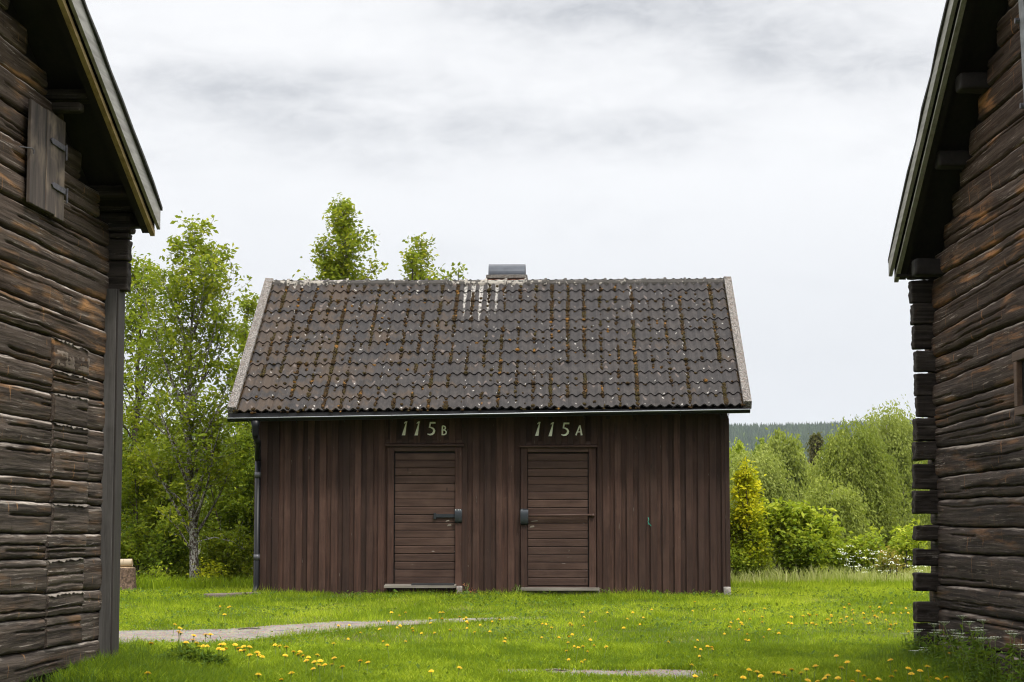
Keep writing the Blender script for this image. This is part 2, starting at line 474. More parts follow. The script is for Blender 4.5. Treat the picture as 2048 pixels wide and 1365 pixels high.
def leafmat(name, c1, c2, c3, trans=0.4):
    m, N = newmat(name)
    r = N.add('ShaderNodeAttribute', attribute_name='rnd').outputs['Fac']
    c = N.mix(N.ramp(r, 0.0, 0.55, False), c1, c2)
    c = N.mix(N.ramp(r, 0.55, 1.0, False), c, c3)
    a = N.bsdf(c, 0.6, spec=0.12)
    tcol = N.mix(0.5, c, (0.34, 0.42, 0.02))
    b = N.add('ShaderNodeBsdfTranslucent', {'Color': tcol}).outputs[0]
    N.out(N.add('ShaderNodeMixShader', {0: trans, 1: a, 2: b}).outputs[0])
    return m
M['leaf_alder'] = leafmat('fresh_green_leaves', (0.080, 0.125, 0.012), (0.215, 0.265, 0.018), (0.43, 0.43, 0.03))
M['leaf_dark'] = leafmat('deep_green_leaves', (0.060, 0.105, 0.012), (0.155, 0.220, 0.018), (0.34, 0.38, 0.028))
M['leaf_yellow'] = leafmat('yellow_green_leaves', (0.17, 0.22, 0.012), (0.38, 0.41, 0.015), (0.66, 0.60, 0.02))
M['leaf_lime'] = leafmat('lime_green_leaves', (0.11, 0.18, 0.016), (0.27, 0.34, 0.024), (0.50, 0.53, 0.05))
M['leaf_birch'] = leafmat('birch_foliage', (0.13, 0.17, 0.034), (0.25, 0.29, 0.060), (0.38, 0.41, 0.09), 0.45)
M['leaf_birch_pale'] = leafmat('pale_birch_foliage', (0.16, 0.20, 0.050), (0.30, 0.34, 0.085), (0.43, 0.46, 0.13), 0.45)
M['leaf_brown'] = leafmat('bronze_foliage', (0.06, 0.06, 0.02), (0.10, 0.09, 0.03), (0.14, 0.12, 0.04), 0.3)
M['leaf_orange'] = leafmat('orange_tinged_leaves', (0.12, 0.13, 0.02), (0.26, 0.23, 0.04), (0.40, 0.24, 0.07), 0.35)
M['grass'] = leafmat('grass_blades', (0.075, 0.140, 0.006), (0.230, 0.330, 0.010), (0.50, 0.57, 0.045), 0.45)
M['grass_dry'] = leafmat('tall_pale_grass', (0.20, 0.26, 0.05), (0.38, 0.42, 0.12), (0.60, 0.58, 0.28), 0.5)
M['straw'] = leafmat('straw_blades', (0.20, 0.17, 0.06), (0.32, 0.27, 0.11), (0.42, 0.38, 0.20), 0.2)
M['weed'] = leafmat('dark_weed_leaves', (0.040, 0.085, 0.012), (0.085, 0.150, 0.018), (0.17, 0.25, 0.03), 0.35)

m, N = newmat('lichen_bark')
v, _ = objcoord(N, 0)
n = N.noise(N.scale(v, (1, 1, 0.6)), 38.0, 4.0, 0.6)
c = N.mix(N.ramp(n, 0.46, 0.56), (0.085, 0.062, 0.052), (0.36, 0.35, 0.32))
N.out(N.bsdf(c, 0.9, N.bump(n, 0.01, 1.0), spec=0.2)); M['bark'] = m
m, N = newmat('white_birch_bark')
v, _ = objcoord(N, 0)
n = N.noise(N.scale(v, (1, 1, 0.35)), 6.0, 4.0, 0.6)
c = N.mix(N.ramp(n, 0.40, 0.52), (0.06, 0.05, 0.045), (0.50, 0.46, 0.42))
N.out(N.bsdf(c, 0.85, spec=0.2)); M['birchbark'] = m
M['twig'] = plain('brown_twig_bark', (0.055, 0.042, 0.033), 0.9)
M['barkrough'] = plain('rough_spruce_bark', (0.13, 0.085, 0.06), 0.95, 0, 26, 0.6, 0.03)
M['cutwood'] = plain('pale_cut_wood', (0.42, 0.31, 0.19), 0.8, 0, 30, 0.2, 0.002)
m, N = newmat('birch_log_bark')
v, _ = objcoord(N, 0)
n = N.noise(N.scale(v, (60, 4, 4)), 1.0, 3.0, 0.6)
c = N.mix(N.ramp(n, 0.62, 0.72), (0.40, 0.32, 0.23), (0.16, 0.12, 0.08))
N.out(N.bsdf(c, 0.8, spec=0.2)); M['birchlog'] = m

# ground: turf soil near, meadow and forest floor beyond
m, N = newmat('turf_ground')
v = N.add('ShaderNodeNewGeometry').outputs['Position']
n = N.noise(v, 1.1, 6.0, 0.6); n2 = N.noise(v, 22.0, 4.0, 0.6)
c = N.mix(N.ramp(n, 0.4, 0.62), (0.045, 0.065, 0.012), (0.085, 0.115, 0.022))
c = N.mix(N.math('MULTIPLY', N.ramp(n2, 0.45, 0.65), 0.5), c, (0.10, 0.085, 0.045))
y = N.xyz(v)[1]
nf = N.noise(v, 0.02, 6.0, 0.7)
cf = N.mix(N.ramp(nf, 0.35, 0.65), (0.025, 0.045, 0.018), (0.055, 0.08, 0.03))
c = N.mix(N.ramp(y, 40.0, 400.0), c, cf)
N.out(N.bsdf(c, 0.95, N.bump(n2, 0.02, 0.6), spec=0.1)); M['ground'] = m

m, N = newmat('pale_gravel')
v = N.add('ShaderNodeNewGeometry').outputs['Position']
vo = N.add('ShaderNodeTexVoronoi', {'Vector': v, 'Scale': 55.0})
n = N.noise(v, 5.0, 5.0, 0.65)
c = N.mix(0.45, N.mix(N.ramp(n, 0.3, 0.7), (0.14, 0.122, 0.095), (0.30, 0.265, 0.22)), N.scale(vo.outputs['Color'], (0.36, 0.31, 0.275)))
c = N.mix(N.math('MULTIPLY', N.ramp(n, 0.58, 0.70), 0.6), c, (0.17, 0.15, 0.08))
N.out(N.bsdf(c, 0.95, N.bump(vo.outputs[0], 0.012, 0.8), spec=0.15)); M['gravel'] = m

m, N = newmat('conifer_forest')
r = N.add('ShaderNodeAttribute', attribute_name='rnd').outputs['Fac']
c = N.mix(N.ramp(r, 0, 0.7, False), (0.018, 0.036, 0.020), (0.040, 0.068, 0.026))
c = N.mix(N.ramp(r, 0.8, 1.0, False), c, (0.085, 0.12, 0.03))
N.out(N.bsdf(c, 0.9, spec=0.1)); M['forest'] = m

# ------------------------------------------------------------------ ground sheet
def axis_coords():
    xs = np.concatenate([np.linspace(-9, 9, 121)])
    k = 9 * (1.12 ** np.arange(1, 58)); k = k[k < 5200]
    xs = np.concatenate([-k[::-1], xs, k])
    ys = np.linspace(12, 40, 160)
    up = 40 + np.cumsum(0.25 * 1.055 ** np.arange(1, 130)); up = up[up < 5600]
    dn = 12 - np.cumsum(0.3 * 1.18 ** np.arange(1, 30)); dn = dn[dn > -80]
    return xs, np.concatenate([dn[::-1], ys, up])
xs, ys = axis_coords()
GX, GY = np.meshgrid(xs, ys)
GZ = ground(GX, GY)
co = np.stack([GX.ravel(), GY.ravel(), GZ.ravel()], 1)
nx, ny = len(xs), len(ys)
ii = (np.arange(ny - 1)[:, None] * nx + np.arange(nx - 1)[None, :]).ravel()
F4 = np.stack([ii, ii + 1, ii + nx + 1, ii + nx], 1)
g = link('ground', fast('ground', co, F4, np.full(len(F4), 4), smooth=True), None, M['ground'])
tag(g, kind='structure')

# gravel tracks: strips given by their near and far edges
def edge_pts(lst):
    P = [onground(px, py) for px, py in lst]
    return np.array([p.x for p in P]), np.array([p.y for p in P])
PA_far = edge_pts([(200, 1265), (300, 1264), (450, 1261), (520, 1256), (600, 1251), (700, 1245), (850, 1242), (1000, 1237), (1090, 1236)])
PA_near = edge_pts([(200, 1304), (300, 1298), (400, 1290), (500, 1283), (560, 1275), (640, 1268), (760, 1254), (900, 1247), (1090, 1239)])
PB_far = edge_pts([(930, 1346), (1000, 1342), (1150, 1341), (1300, 1342), (1390, 1344), (1450, 1352)])
PB_near = edge_pts([(930, 1349), (1000, 1352), (1120, 1356), (1230, 1359), (1320, 1364), (1450, 1362)])
def path_mask(x, y):
    wob = 0.34 * (fbm(x * 2.6, y * 4.1, 21) - 0.5) + 0.12 * (fbm(x * 9, y * 9, 22) - 0.5)
    out = np.zeros_like(x)
    for (fx, fy), (nx_, ny_), lo in ((PA_far, PA_near, -14.0), (PB_far, PB_near, None)):
        yf = np.interp(x, fx, fy); yn = np.interp(x, nx_, ny_)
        mid = (yf + yn) / 2; hw = np.abs(yf - yn) / 2
        x0, x1 = fx.min(), fx.max()
        endf = np.clip((x1 - x) / 0.3, 0, 1) * (1.0 if lo is not None else np.clip((x - x0) / 0.3, 0, 1))
        inside = (hw + wob - np.abs(y - mid)) / 0.07
        if lo is not None:
            inside = inside - 2.6 * np.clip((x + 2.6) / 0.7, 0, 1) * np.clip(fbm(x * 2.3, y * 3.1, 23) * 3 - 0.9, 0, 1)
        out = np.maximum(out, np.clip(inside, 0, 1) * endf)
    return out
def path_obj(name, far, near, xlo, xhi, wild=0.0):
    X = np.linspace(xlo, xhi, 220)
    rows = 7
    yf = np.interp(X, *far) + 0.05 * (fbm(X * 3, X * 0 + 3, 4) - 0.5) + 0.05
    yn = np.interp(X, *near) + 0.05 * (fbm(X * 3, X * 0 + 9, 5) - 0.5) - 0.05
    co = []
    for k in range(rows):
        Y = yn + (yf - yn) * k / (rows - 1)
        co.append(np.stack([X, Y, ground(X, Y) + 0.012], 1))
    co = np.concatenate(co); n = len(X)
    ii = (np.arange(rows - 1)[:, None] * n + np.arange(n - 1)[None, :]).ravel()
    F = np.stack([ii, ii + 1, ii + n + 1, ii + n], 1)
    o = link(name, fast(name, co, F, np.full(len(F), 4), smooth=True), None, M['gravel'])
    tag(o, kind='structure')
path_obj('path', PA_far, PA_near, -9.0, float(PA_far[0].max()))
path_obj('path', PB_far, PB_near, float(PB_far[0].min()), float(PB_far[0].max()))

# ------------------------------------------------------------------ rough hewn log pieces
def log_mesh(name, s0, s1, zb, zt, sg, seed, proud=0.0, vis=3.3, fine=0.03, depth=0.085, back=-0.15, K=36):
    s = np.arange(s0, min(s1, vis), fine)
    if s1 > vis:
        s = np.concatenate([s, np.arange(vis, s1, 0.5)])
    s = np.append(s[s < s1 - 0.004], s1)
    v = np.linspace(0, 1, K)
    v = 0.5 - 0.5 * np.cos(np.pi * (0.12 + 0.76 * v)) ; v = (v - v[0]) / (v[-1] - v[0])
    Sg, V = np.meshgrid(s, v, indexing='ij')
    ZB = zb(s)[:, None] - 0.003; ZT = zt(s)[:, None] + 0.003
    Hh = ZT - ZB
    Z = ZB + V * Hh
    e = np.abs(2 * V - 1)
    gapw = 10.0 + 16.0 * fbm(Sg * 0.8, Sg * 0 + (V > 0.5), seed + 9)
    Y = proud - depth * e ** gapw - 0.010 * e ** 3
    Y = Y + 0.030 * (fbm(Sg * 0.6, Z * 5, seed) - 0.5)
    Y = Y + 0.010 * (fbm(Sg * 0.5, Z * 14, seed + 1) - 0.5) + 0.007 * (fbm(Sg * 2.2, Z * 80, seed + 2, 3) - 0.5)
    Y = Y + 0.004 * (vn(Sg * 7 + Z * 1.5, Z * 1.5, seed + 5) - 0.5)
    rr = random.Random(seed)
    for c in range(rr.choice((1, 1, 2, 2))):
        f = rr.uniform(0.22, 0.8)
        zc = ZB + Hh * f + 0.03 * (fbm(Sg * 0.9, Sg * 0 + c, seed + 40 + c) - 0.5) + 0.009 * (fbm(Sg * 9, Sg * 0 + c, seed + 50 + c) - 0.5)
        a = rr.uniform(-0.6, 1.2); b = a + rr.uniform(0.8, 3.4)
        gate = np.clip((Sg - a) / 0.15, 0, 1) * np.clip((b - Sg) / 0.15, 0, 1)
        wd = rr.uniform(0.0045, 0.009)
        dpt = rr.uniform(0.018, 0.045)
        wv = wd * (0.5 + fbm(Sg * 3, Sg * 0, seed + 61))
        Y = Y - gate * dpt * np.exp(-((Z - zc) / wv) ** 2) + gate * 0.004 * np.exp(-((Z - zc + 0.012) / 0.009) ** 2)
    n, K_ = Sg.shape
    co = [np.stack([Sg, sg * Y, Z], -1).reshape(-1, 3)]
    bb = np.stack([s, np.full(n, sg * back), ZB[:, 0] + 0.02], 1)
    bt = np.stack([s, np.full(n, sg * back), ZT[:, 0] - 0.02], 1)
    co = np.concatenate([co[0], bt, bb])
    def id_(i, k):
        return i * K_ + k if k < K_ else (n * K_ + i if k == K_ else n * K_ + n + i)
    ring = K_ + 2
    fs = []
    I = np.arange(n - 1)
    for k in range(ring):
        k2 = (k + 1) % ring
        a = np.array([id_(i, k) for i in range(n)]); b = np.array([id_(i, k2) for i in range(n)])
        q = np.stack([a[:-1], a[1:], b[1:], b[:-1]], 1)
        fs.append(q if sg < 0 else q[:, ::-1])
    fs = np.concatenate(fs)
    capA = [id_(0, k) for k in range(ring)]; capB = [id_(n - 1, k) for k in range(ring)]
    if sg < 0:
        capA, capB = capA[:], capB[::-1]
    else:
        capA, capB = capA[::-1], capB[:]
    flat = np.concatenate([fs.ravel(), capA, capB])
    cnt = np.concatenate([np.full(len(fs), 4), [ring, ring]])
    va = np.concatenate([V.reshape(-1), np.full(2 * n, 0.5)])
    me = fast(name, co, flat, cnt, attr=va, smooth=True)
    pl = me.polygons
    pl[len(pl) - 1].use_smooth = False; pl[len(pl) - 2].use_smooth = False
    return me

def rough_box(name, x0, x1, y0, y1, z0, z1, seed, amp=0.006, r=0.02, step=0.02, parent=None, mat=None):
    """box with rounded worn edges and a rough surface"""
    dims = (x1 - x0, y1 - y0, z1 - z0)
    nn = [max(4, int(d / step)) for d in dims]
    vid = {}; vs = []; fs = []
    org = (x0, y0, z0)
    def vert(i, j, k):
        key = (i, j, k)
        if key not in vid:
            p = [org[a] + dims[a] * t / nn[a] for a, t in enumerate(key)]
            q = [min(max(p[a], org[a] + r), org[a] + dims[a] - r) for a in range(3)]
            dv = Vector(p) - Vector(q)
            if dv.length > 1e-9:
                dv = dv.normalized() * min(dv.length, r)
            vid[key] = len(vs); vs.append(Vector(q) + dv)
        return vid[key]
    for a in range(3):
        b, c = (a + 1) % 3, (a + 2) % 3
        for side in (0, nn[a]):
            for i in range(nn[b]):
                for j in range(nn[c]):
                    q = []
                    for di, dj in ((0, 0), (1, 0), (1, 1), (0, 1)):
                        t = [0, 0, 0]; t[a] = side; t[b] = i + di; t[c] = j + dj
                        q.append(vert(*t))
                    fs.append(q if side else q[::-1])
    P = np.array([tuple(p) for p in vs])
    cen = np.array([(x0 + x1) / 2, (y0 + y1) / 2, (z0 + z1) / 2])
    dn = (P - cen) / (np.array(dims) / 2)
    amt = (fbm(P[:, 0] * 11 + P[:, 1] * 9, P[:, 2] * 26, seed) - 0.5) * 2 * amp
    dirn = dn / np.maximum(np.linalg.norm(dn, axis=1, keepdims=True), 1e-6)
    P = P + dirn * amt[:, None]
    me = fast(name, P, np.array(fs), np.full(len(fs), 4), smooth=True)
    return link(name, me, parent, mat)

# ------------------------------------------------------------------ log houses
class LogHouse:
    def __init__(s, name, corner_px, Y, d, label, mat, roofmat):
        p = at(corner_px[0], corner_px[1], Y)
        s.d = Vector((d[0], d[1], 0)).normalized()
        s.sg = 1 if d[0] != 0 else -1
        yl = Vector((0, 0, 1)).cross(s.d)
        s.n = yl * s.sg
        s.zg = gz(p.x, p.y)
        s.C = Vector((p.x, p.y, 0))
        s.e = empty(name, (p.x, p.y, 0), math.atan2(s.d.y, s.d.x), label, 'log building')
        s.mat = mat
    def sz(s, px, py, off=0.0):
        P = onplane(px, py, s.C + s.n * off, s.n)
        return (P - s.C).dot(s.d), P.z
    def line(s, p0, p1, off=0.0):
        a = s.sz(*p0, off); b = s.sz(*p1, off)
        k = (b[1] - a[1]) / (b[0] - a[0])
        return a[1] - k * a[0], k
    def seam(s, p0, p1, seed, lin=3.6):
        z0, k = s.line(p0, p1)
        def f(x):
            xx = np.minimum(x, lin)
            return z0 + k * xx + 0.022 * (fbm(xx * 1.3, xx * 0 + seed, 70 + seed) - 0.5) + 0.012 * (fbm(xx * 5, xx * 0 + seed, 90 + seed) - 0.5)
        return f
    def strip(s, name, zt, zb, n0, n1, mat, s_end=None, jag=0.0):
        """a member that follows both roof slopes: zt / zb are vertical offsets from the roof line, n0..n1 its span outward"""
        se, sa = (s.se if s_end is None else s_end), s.sa
        L = sa + (sa - se)
        mb = MB()
        pts = [se]
        for i in range(1, 24):
            pts.append(se + (L - se) * i / 24)
        if sa not in pts:
            pts.append(sa)
        pts = sorted(pts + [L])
        vs = []; fs = []
        zr = lambda x: s.ze + s.k * (min(x, 2 * sa - x) - s.se)
        for i, x in enumerate(pts):
            j = jag * (R.random() - 0.5)
            for nn_, zz_ in ((n0, zb), (n1 + j, zb), (n1 + j, zt + j * 0.3), (n0, zt)):
                vs.append((x, s.sg * nn_, zr(x) + zz_))
        for i in range(len(pts) - 1):
            for j in range(4):
                a, b = i * 4 + j, i * 4 + (j + 1) % 4
                fs.append((a, b, b + 4, a + 4) if s.sg < 0 else (a, a + 4, b + 4, b))
        fs.append((0, 1, 2, 3)); fs.append(tuple(len(vs) - 4 + t for t in (3, 2, 1, 0)))
        mb.add(vs, fs)
        return mb.build(name, mat, s.e, fixn=True)

# ---- left house
LH = LogHouse('log_barn', (206, 1058), 17.0, (-0.0648, -1.0), 'dark weathered log barn on the left with a grey plank shutter and grey corner boards', M['log_left'], None)
LH.ov = 0.42
a = LH.sz(165, 0, LH.ov); b = LH.sz(322, 415, LH.ov)
LH.se, LH.ze = b; LH.k = (a[1] - b[1]) / (a[0] - b[0]); LH.sa = 4.05
def corner_y(y, k=0.831, vy=1065.0):
    return vy - (vy - y) * k
lseams = [((192, 1322), (0, 1382)), ((192, 1281.6), (0, 1316)), ((192, 1224), (0, 1247)), ((192, 1181), (0, 1191)), ((194, 1114.6), (0, 1121)),
          ((197, 1070), (0, 1067)), ((199, 1011), (0, 999)), ((201, 965), (0, 948)), ((207, 906), (0, 881)), ((207, 864), (0, 825)),
          ((207, 802), (0, 765)), ((207, 765), (0, 705)), ((207, 709), (0, 640)), ((207, 660), (0, 575)), ((207, 602), (0, 514)), ((215, 550), (0, 447))]
for y in (381, 322, 258, 193, 125, 65, 5, -58, -120, -180, -240, -300):
    lseams.append(((217, corner_y(y)), (0, y)))
def build_logs(H, seams, mat, split=None, ext=-0.34, seed0=100):
    fl = [H.seam(a, b, i + seed0) for i, (a, b) in enumerate(seams)]
    for i in range(len(fl) - 1):
        zb, zt = fl[i], fl[i + 1]
        zm = float(zb(np.array([0.5]))[0])
        # where this log meets the roof
        ztop = float(zt(np.array([0.8]))[0]) + 0.05
        s0 = ext
        if ztop > H.ze - 0.12:
            s0 = max(ext, H.se + (ztop - (H.ze - 0.10)) / H.k)
        s1 = 2 * H.sa - s0 if s0 > 0 else 2 * H.sa + 0.1
        if s0 > H.sa - 0.2:
            break
        sd_ = seed0 + i * 7
        if split and i in split:
            xa, xb = split[i]
            ya = H.sz(xa, (seams[i][0][1] + seams[i + 1][0][1]) / 2)[0]
            yb = H.sz(xb, (seams[i][0][1] + seams[i + 1][0][1]) / 2)[0]
            parts = ((s0, ya - 0.006, 0.0), (ya + 0.006, yb - 0.006, 0.022), (yb + 0.006, s1, 0.004))
        else:
            parts = ((s0, s1, R.uniform(-0.012, 0.012)),)
        for j, (p0, p1, pr) in enumerate(parts):
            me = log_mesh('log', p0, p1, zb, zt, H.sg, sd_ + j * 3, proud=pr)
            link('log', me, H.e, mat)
            if split and i in split and j == 1:
                # the frayed pale upper lip left by the saw
                xs_ = np.arange(p0, p1, 0.012); mb = MB()
                zt_ = zt(xs_)
                for q, x in enumerate(xs_[:-1]):
                    hh2 = 0.005 + 0.020 * float(vn(np.array([x * 19.0]), np.array([i * 3.0]), 5)[0]) + R.uniform(0, 0.006); hh = hh2 if q == 0 else hp; hp = hh2; yy = pr + 0.010
                    mb.add([(x, H.sg * (yy - 0.03), zt_[q] - 0.002), (x + 0.012, H.sg * (yy - 0.03), zt_[q] - 0.002), (x + 0.012, H.sg * yy, zt_[q] - hh2), (x, H.sg * yy, zt_[q] - hh)], [(0, 1, 2, 3)])
                if R.random() < 0.75:
                    mb.build('frayed_edge', M['splinter'], H.e)
    return fl
sp = {i: (172, 102) for i in range(2, 12)}
sp[1] = (160, 90); sp[2] = (163, 92); sp[3] = (163, 92); sp[4] = (168, 93)
lf = build_logs(LH, lseams, M['log_left'], sp)

# pale inset patch and short wood splinters on the left wall
def wall_box(H, name, x0, y0, x1, y1, off, th, mat, seed=1, amp=0.004, rr=0.006):
    a = H.sz(x0, (y0 + y1) / 2); b = H.sz(x1, (y0 + y1) / 2)
    zt = H.sz((x0 + x1) / 2, y0)[1]; zb = H.sz((x0 + x1) / 2, y1)[1]
    s_ = sorted((a[0], b[0])); yy = sorted((H.sg * off, H.sg * (off + th)))
    return rough_box(name, s_[0], s_[1], yy[0], yy[1], zb, zt, seed, amp, rr, 0.02, H.e, mat)
wall_box(LH, 'inset_patch', 108, 708, 174, 742, -0.03, 0.055, M['patch'], 5, 0.012, 0.010)

# stub ends of the cross wall at the corner, above the corner boards
def stubs(H, rows, mat, n_out, seed=300):
    for i, (xl, xr, yt, yb) in enumerate(rows):
        zt = H.sz((xl + xr) / 2, yt, 0.1)[1]; zb = H.sz((xl + xr) / 2, yb, 0.1)[1]
        edge = xr if H.sg > 0 else xl
        P = onplane(edge, (yt + yb) / 2, H.C, H.d)
        no = (P - H.C).dot(H.n)
        y = sorted((H.sg * -0.10, H.sg * no))
        ob = rough_box('log_end', -0.165 + R.uniform(-0.01, 0.01), R.uniform(-0.018, 0.016), y[0] , y[1] + (R.uniform(-0.006, 0.006) if H.sg > 0 else 0), zb - R.uniform(-0.002, 0.006), zt + R.uniform(-0.003, 0.003), seed + i, 0.016, 0.010, 0.014, H.e, mat)
        ob.rotation_euler = (R.uniform(-0.02, 0.02) * 0, 0, R.uniform(-0.03, 0.03))
stubs(LH, [(216, 262, 401, 422), (216, 260, 425, 463), (216, 257, 464, 475), (216, 255, 477, 518), (216, 254, 521, 578)], M['stub'], 0.2)
rest = [(206, 217, 582, 640)] + [(205, 215, 642 + i * 56, 696 + i * 56) for i in range(12)]
stubs(LH, rest, M['stub'], 0.1, 340)
# corner boards: one face towards the lawn gap, one on the side
def cb(H, name, xl, xr, yt, yb, off, s0, s1, mat):
    zt = H.sz(230, yt, 0.1)[1]; zb = H.sz(210, yb, 0.1)[1]
    n0 = (onplane(xl, 1058, H.C + H.d * s1, H.d) - H.C).dot(H.n); n1 = (onplane(xr, 1058, H.C + H.d * s1, H.d) - H.C).dot(H.n)
    mb = MB(); y = sorted((H.sg * n0, H.sg * n1)); mb.box(s0, s1, y[0], y[1], zb, zt, 0.004)
    return mb.build(name, mat, H.e)
cb(LH, 'corner_board', 200, 224, 575, 1345, 0, 0.006, 0.034, M['greyboard'])
cb(LH, 'corner_board', 224.6, 228.5, 575, 1348, 0, -0.20, 0.022, M['oldboard'])
# roof of the left house
LH.strip('roof_covering', 0.0, -0.03, -7.2, LH.ov + 0.02, M['felt'], jag=0.012)
LH.strip('roof_deck', -0.032, -0.07, -7.15, LH.ov - 0.04, M['darkwood'], LH.se + 0.03)
LH.strip('bargeboard', -0.032, -0.205, LH.ov - 0.028, LH.ov, M['greybarge'], LH.se + 0.015)
LH.strip('lath', -0.215, -0.265, LH.ov - 0.085, LH.ov - 0.045, M['tanlath'], LH.se + 0.02)
LH.strip('rafter', -0.072, -0.25, LH.ov - 0.15, LH.ov - 0.087, M['darkwood'], LH.se + 0.04)
def roof_z(H, s_):
    return H.ze + H.k * (s_ - H.se)
def purlin(H, px, py, hh, wd, seed, nout=None, drop=0):
    P = onplane(px, py, H.C + H.n * (H.ov - 0.14), H.n)
    s_ = (P - H.C).dot(H.d)
    y = sorted((H.sg * -0.1, H.sg * (nout or (H.ov - 0.16))))
    rough_box('purlin', s_ - wd / 2, s_ + wd / 2, y[0], y[1], P.z - hh, P.z, seed, 0.007, 0.02, 0.02, H.e, M['stub'] if H is LH else M['darkwood'])
purlin(LH, 188, 182, 0.085, 0.20, 401); purlin(LH, 180, 207, 0.07, 0.12, 402, 0.22); purlin(LH, 268, 374, 0.10, 0.20, 403, 0.3); 
LHgable = None
# inner mass so that no light leaks through the joints (the house's inside)
def inner(H, depth=6.9):
    mb = MB()
    zr = lambda x: H.ze + H.k * (min(x, 2 * H.sa - x) - H.se) - 0.12
    zb = H.zg - 0.1
    poly = [(0.02, zb), (2 * H.sa - 0.02, zb), (2 * H.sa - 0.02, zr(2 * H.sa - 0.02)), (H.sa, zr(H.sa)), (0.02, zr(0.02))]
    n = len(poly)
    vs = [(x, H.sg * -0.075, z) for x, z in poly] + [(x, H.sg * -depth, z) for x, z in poly]
    fs = [tuple(range(n)), tuple(range(n, 2 * n))[::-1]] + [(i, (i + 1) % n, n + (i + 1) % n, n + i) for i in range(n)]
    mb.add(vs, fs); mb.build('wall_core', M['darkwood'], H.e, fixn=True)
inner(LH)
# fascia along the eave
for nm, zo in (('fascia_board', -0.035),):
    mb = MB(); y = sorted((LH.sg * -7.1, LH.sg * (LH.ov - 0.05))); mb.box(LH.se + 0.012, LH.se + 0.035, y[0], y[1], LH.ze - 0.19, LH.ze - 0.03); mb.build('fascia_board', M['darkwood'], LH.e)
    mb = MB(); mb.box(LH.se + 0.036, 0.0, y[0], y[1], LH.ze - 0.19, LH.ze - 0.165); mb.build('soffit_board', M['darkwood'], LH.e)

# plank shutter with two iron hinges and a hook
sh = empty('shutter', (0, 0, 0)); sh.parent = LH.e
tl = LH.sz(60, 203, 0.05); tr = LH.sz(129, 240, 0.05); bl = LH.sz(63, 415, 0.05); br = LH.sz(131, 439, 0.05)
s_l, s_r = tl[0], tr[0]; zt_, zb_ = (tl[1] + tr[1]) / 2, (bl[1] + br[1]) / 2
cuts = [0, 0.44, 0.72, 1.0]
for i in range(3):
    sa_, sb_ = s_l + (s_r - s_l) * cuts[i], s_l + (s_r - s_l) * cuts[i + 1]
    p0, p1 = sorted((sa_, sb_))
    y = sorted((LH.sg * 0.035, LH.sg * (0.062 + 0.006 * (i % 2))))
    mb = MB(); mb.box(p0 + 0.003, p1 - 0.003, y[0], y[1], zb_ + R.uniform(-0.01, 0.01), zt_ + R.uniform(-0.008, 0.008), 0.004)
    mb.build('board', M['shutter'], sh)
for (x0, y0, x1, y1) in ((100, 283, 131, 298), (102, 371, 132, 385)):
    a_ = LH.sz(x0, y0 + 3, 0.07); b_ = LH.sz(x1, y1 - 5, 0.07)
    mb = MB(); p0, p1 = sorted((a_[0], b_[0])); zc = (a_[1] + b_[1]) / 2
    y0_, y1_ = sorted((LH.sg * 0.068, LH.sg * 0.080))
    mb.prism([(p0, zc - 0.022), (p1 - 0.04, zc - 0.022), (p1, zc), (p1 - 0.04, zc + 0.022), (p0, zc + 0.022)], 'y', y0_, y1_)
    mb.tube([(p0 + 0.02, LH.sg * 0.085, zc - 0.09), (p0 + 0.02, LH.sg * 0.085, zc + 0.03)], 0.008, 6)
    mb.build('hinge', M['iron'], sh, fixn=True)
a_ = LH.sz(49, 293, 0.06); b_ = LH.sz(68, 301, 0.08)
mb = MB(); mb.tube([(a_[0], LH.sg * 0.02, a_[1]), (a_[0] - 0.04, LH.sg * 0.05, a_[1]), (b_[0] + 0.03, LH.sg * 0.075, b_[1] + 0.01), (b_[0], LH.sg * 0.08, b_[1]), (b_[0], LH.sg * 0.078, b_[1] - 0.03)], 0.005, 6)
mb.build('hook', M['iron'], sh)

# ---- right house
RH = LogHouse('log_storehouse', (1874, 1058), 18.5, (0.0, -1.0), 'nearly black log storehouse on the right with rough log ends at its corner', M['log_right'], None)
RH.ov = 0.38
a = RH.sz(1898, 0, RH.ov); b = RH.sz(1777, 519, RH.ov)
RH.se, RH.ze = b; RH.k = (a[1] - b[1]) / (a[0] - b[0]); RH.sa = 4.0
rseams = [((1876, 1345), (2048, 1395)), ((1876, 1280), (2048, 1319)), ((1876, 1217), (2048, 1244)), ((1871, 1171), (2048, 1184)), ((1873, 1106), (2048, 1113)), ((1873, 1053), (2048, 1057)),
          ((1873, 999), (2048, 992)), ((1873, 954.5), (2048, 934)), ((1873, 896), (2048, 870)), ((1873, 856), (2048, 806)), ((1873, 812), (2048, 757)),
          ((1873, 767), (2048, 693)), ((1875, 712), (2048, 635)), ((1870, 672), (2048, 567)), ((1868, 620), (2048, 512))]
for y in (455, 398, 340, 282, 225, 165, 105, 45, -15, -75, -135, -195, -255, -315):
    rseams.append(((1866, corner_y(y, 0.828, 1048.0)), (2048, y)))
build_logs(RH, rseams, M['log_right'], None, seed0=500)
stubs(RH, [(1819, 1863, 519, 557), (1824, 1864, 559, 605), (1827, 1865, 606, 646), (1829, 1871, 648, 695), (1833, 1873, 697, 741), (1834, 1874, 744, 789),
           (1835, 1874, 791, 832), (1833, 1873, 835, 881), (1831, 1873, 883, 919), (1830, 1872, 928, 978), (1831, 1872, 981, 1027), (1832, 1872, 1052, 1081),
           (1832, 1872, 1098, 1132), (1832, 1872, 1146, 1183), (1833, 1873, 1205, 1244), (1834, 1873, 1247, 1309), (1834, 1873, 1311, 1352)], M['stub'], 0.2, 600)
RH.strip('roof_covering', 0.0, -0.035, -7.2, RH.ov + 0.018, M['felt'], jag=0.025)
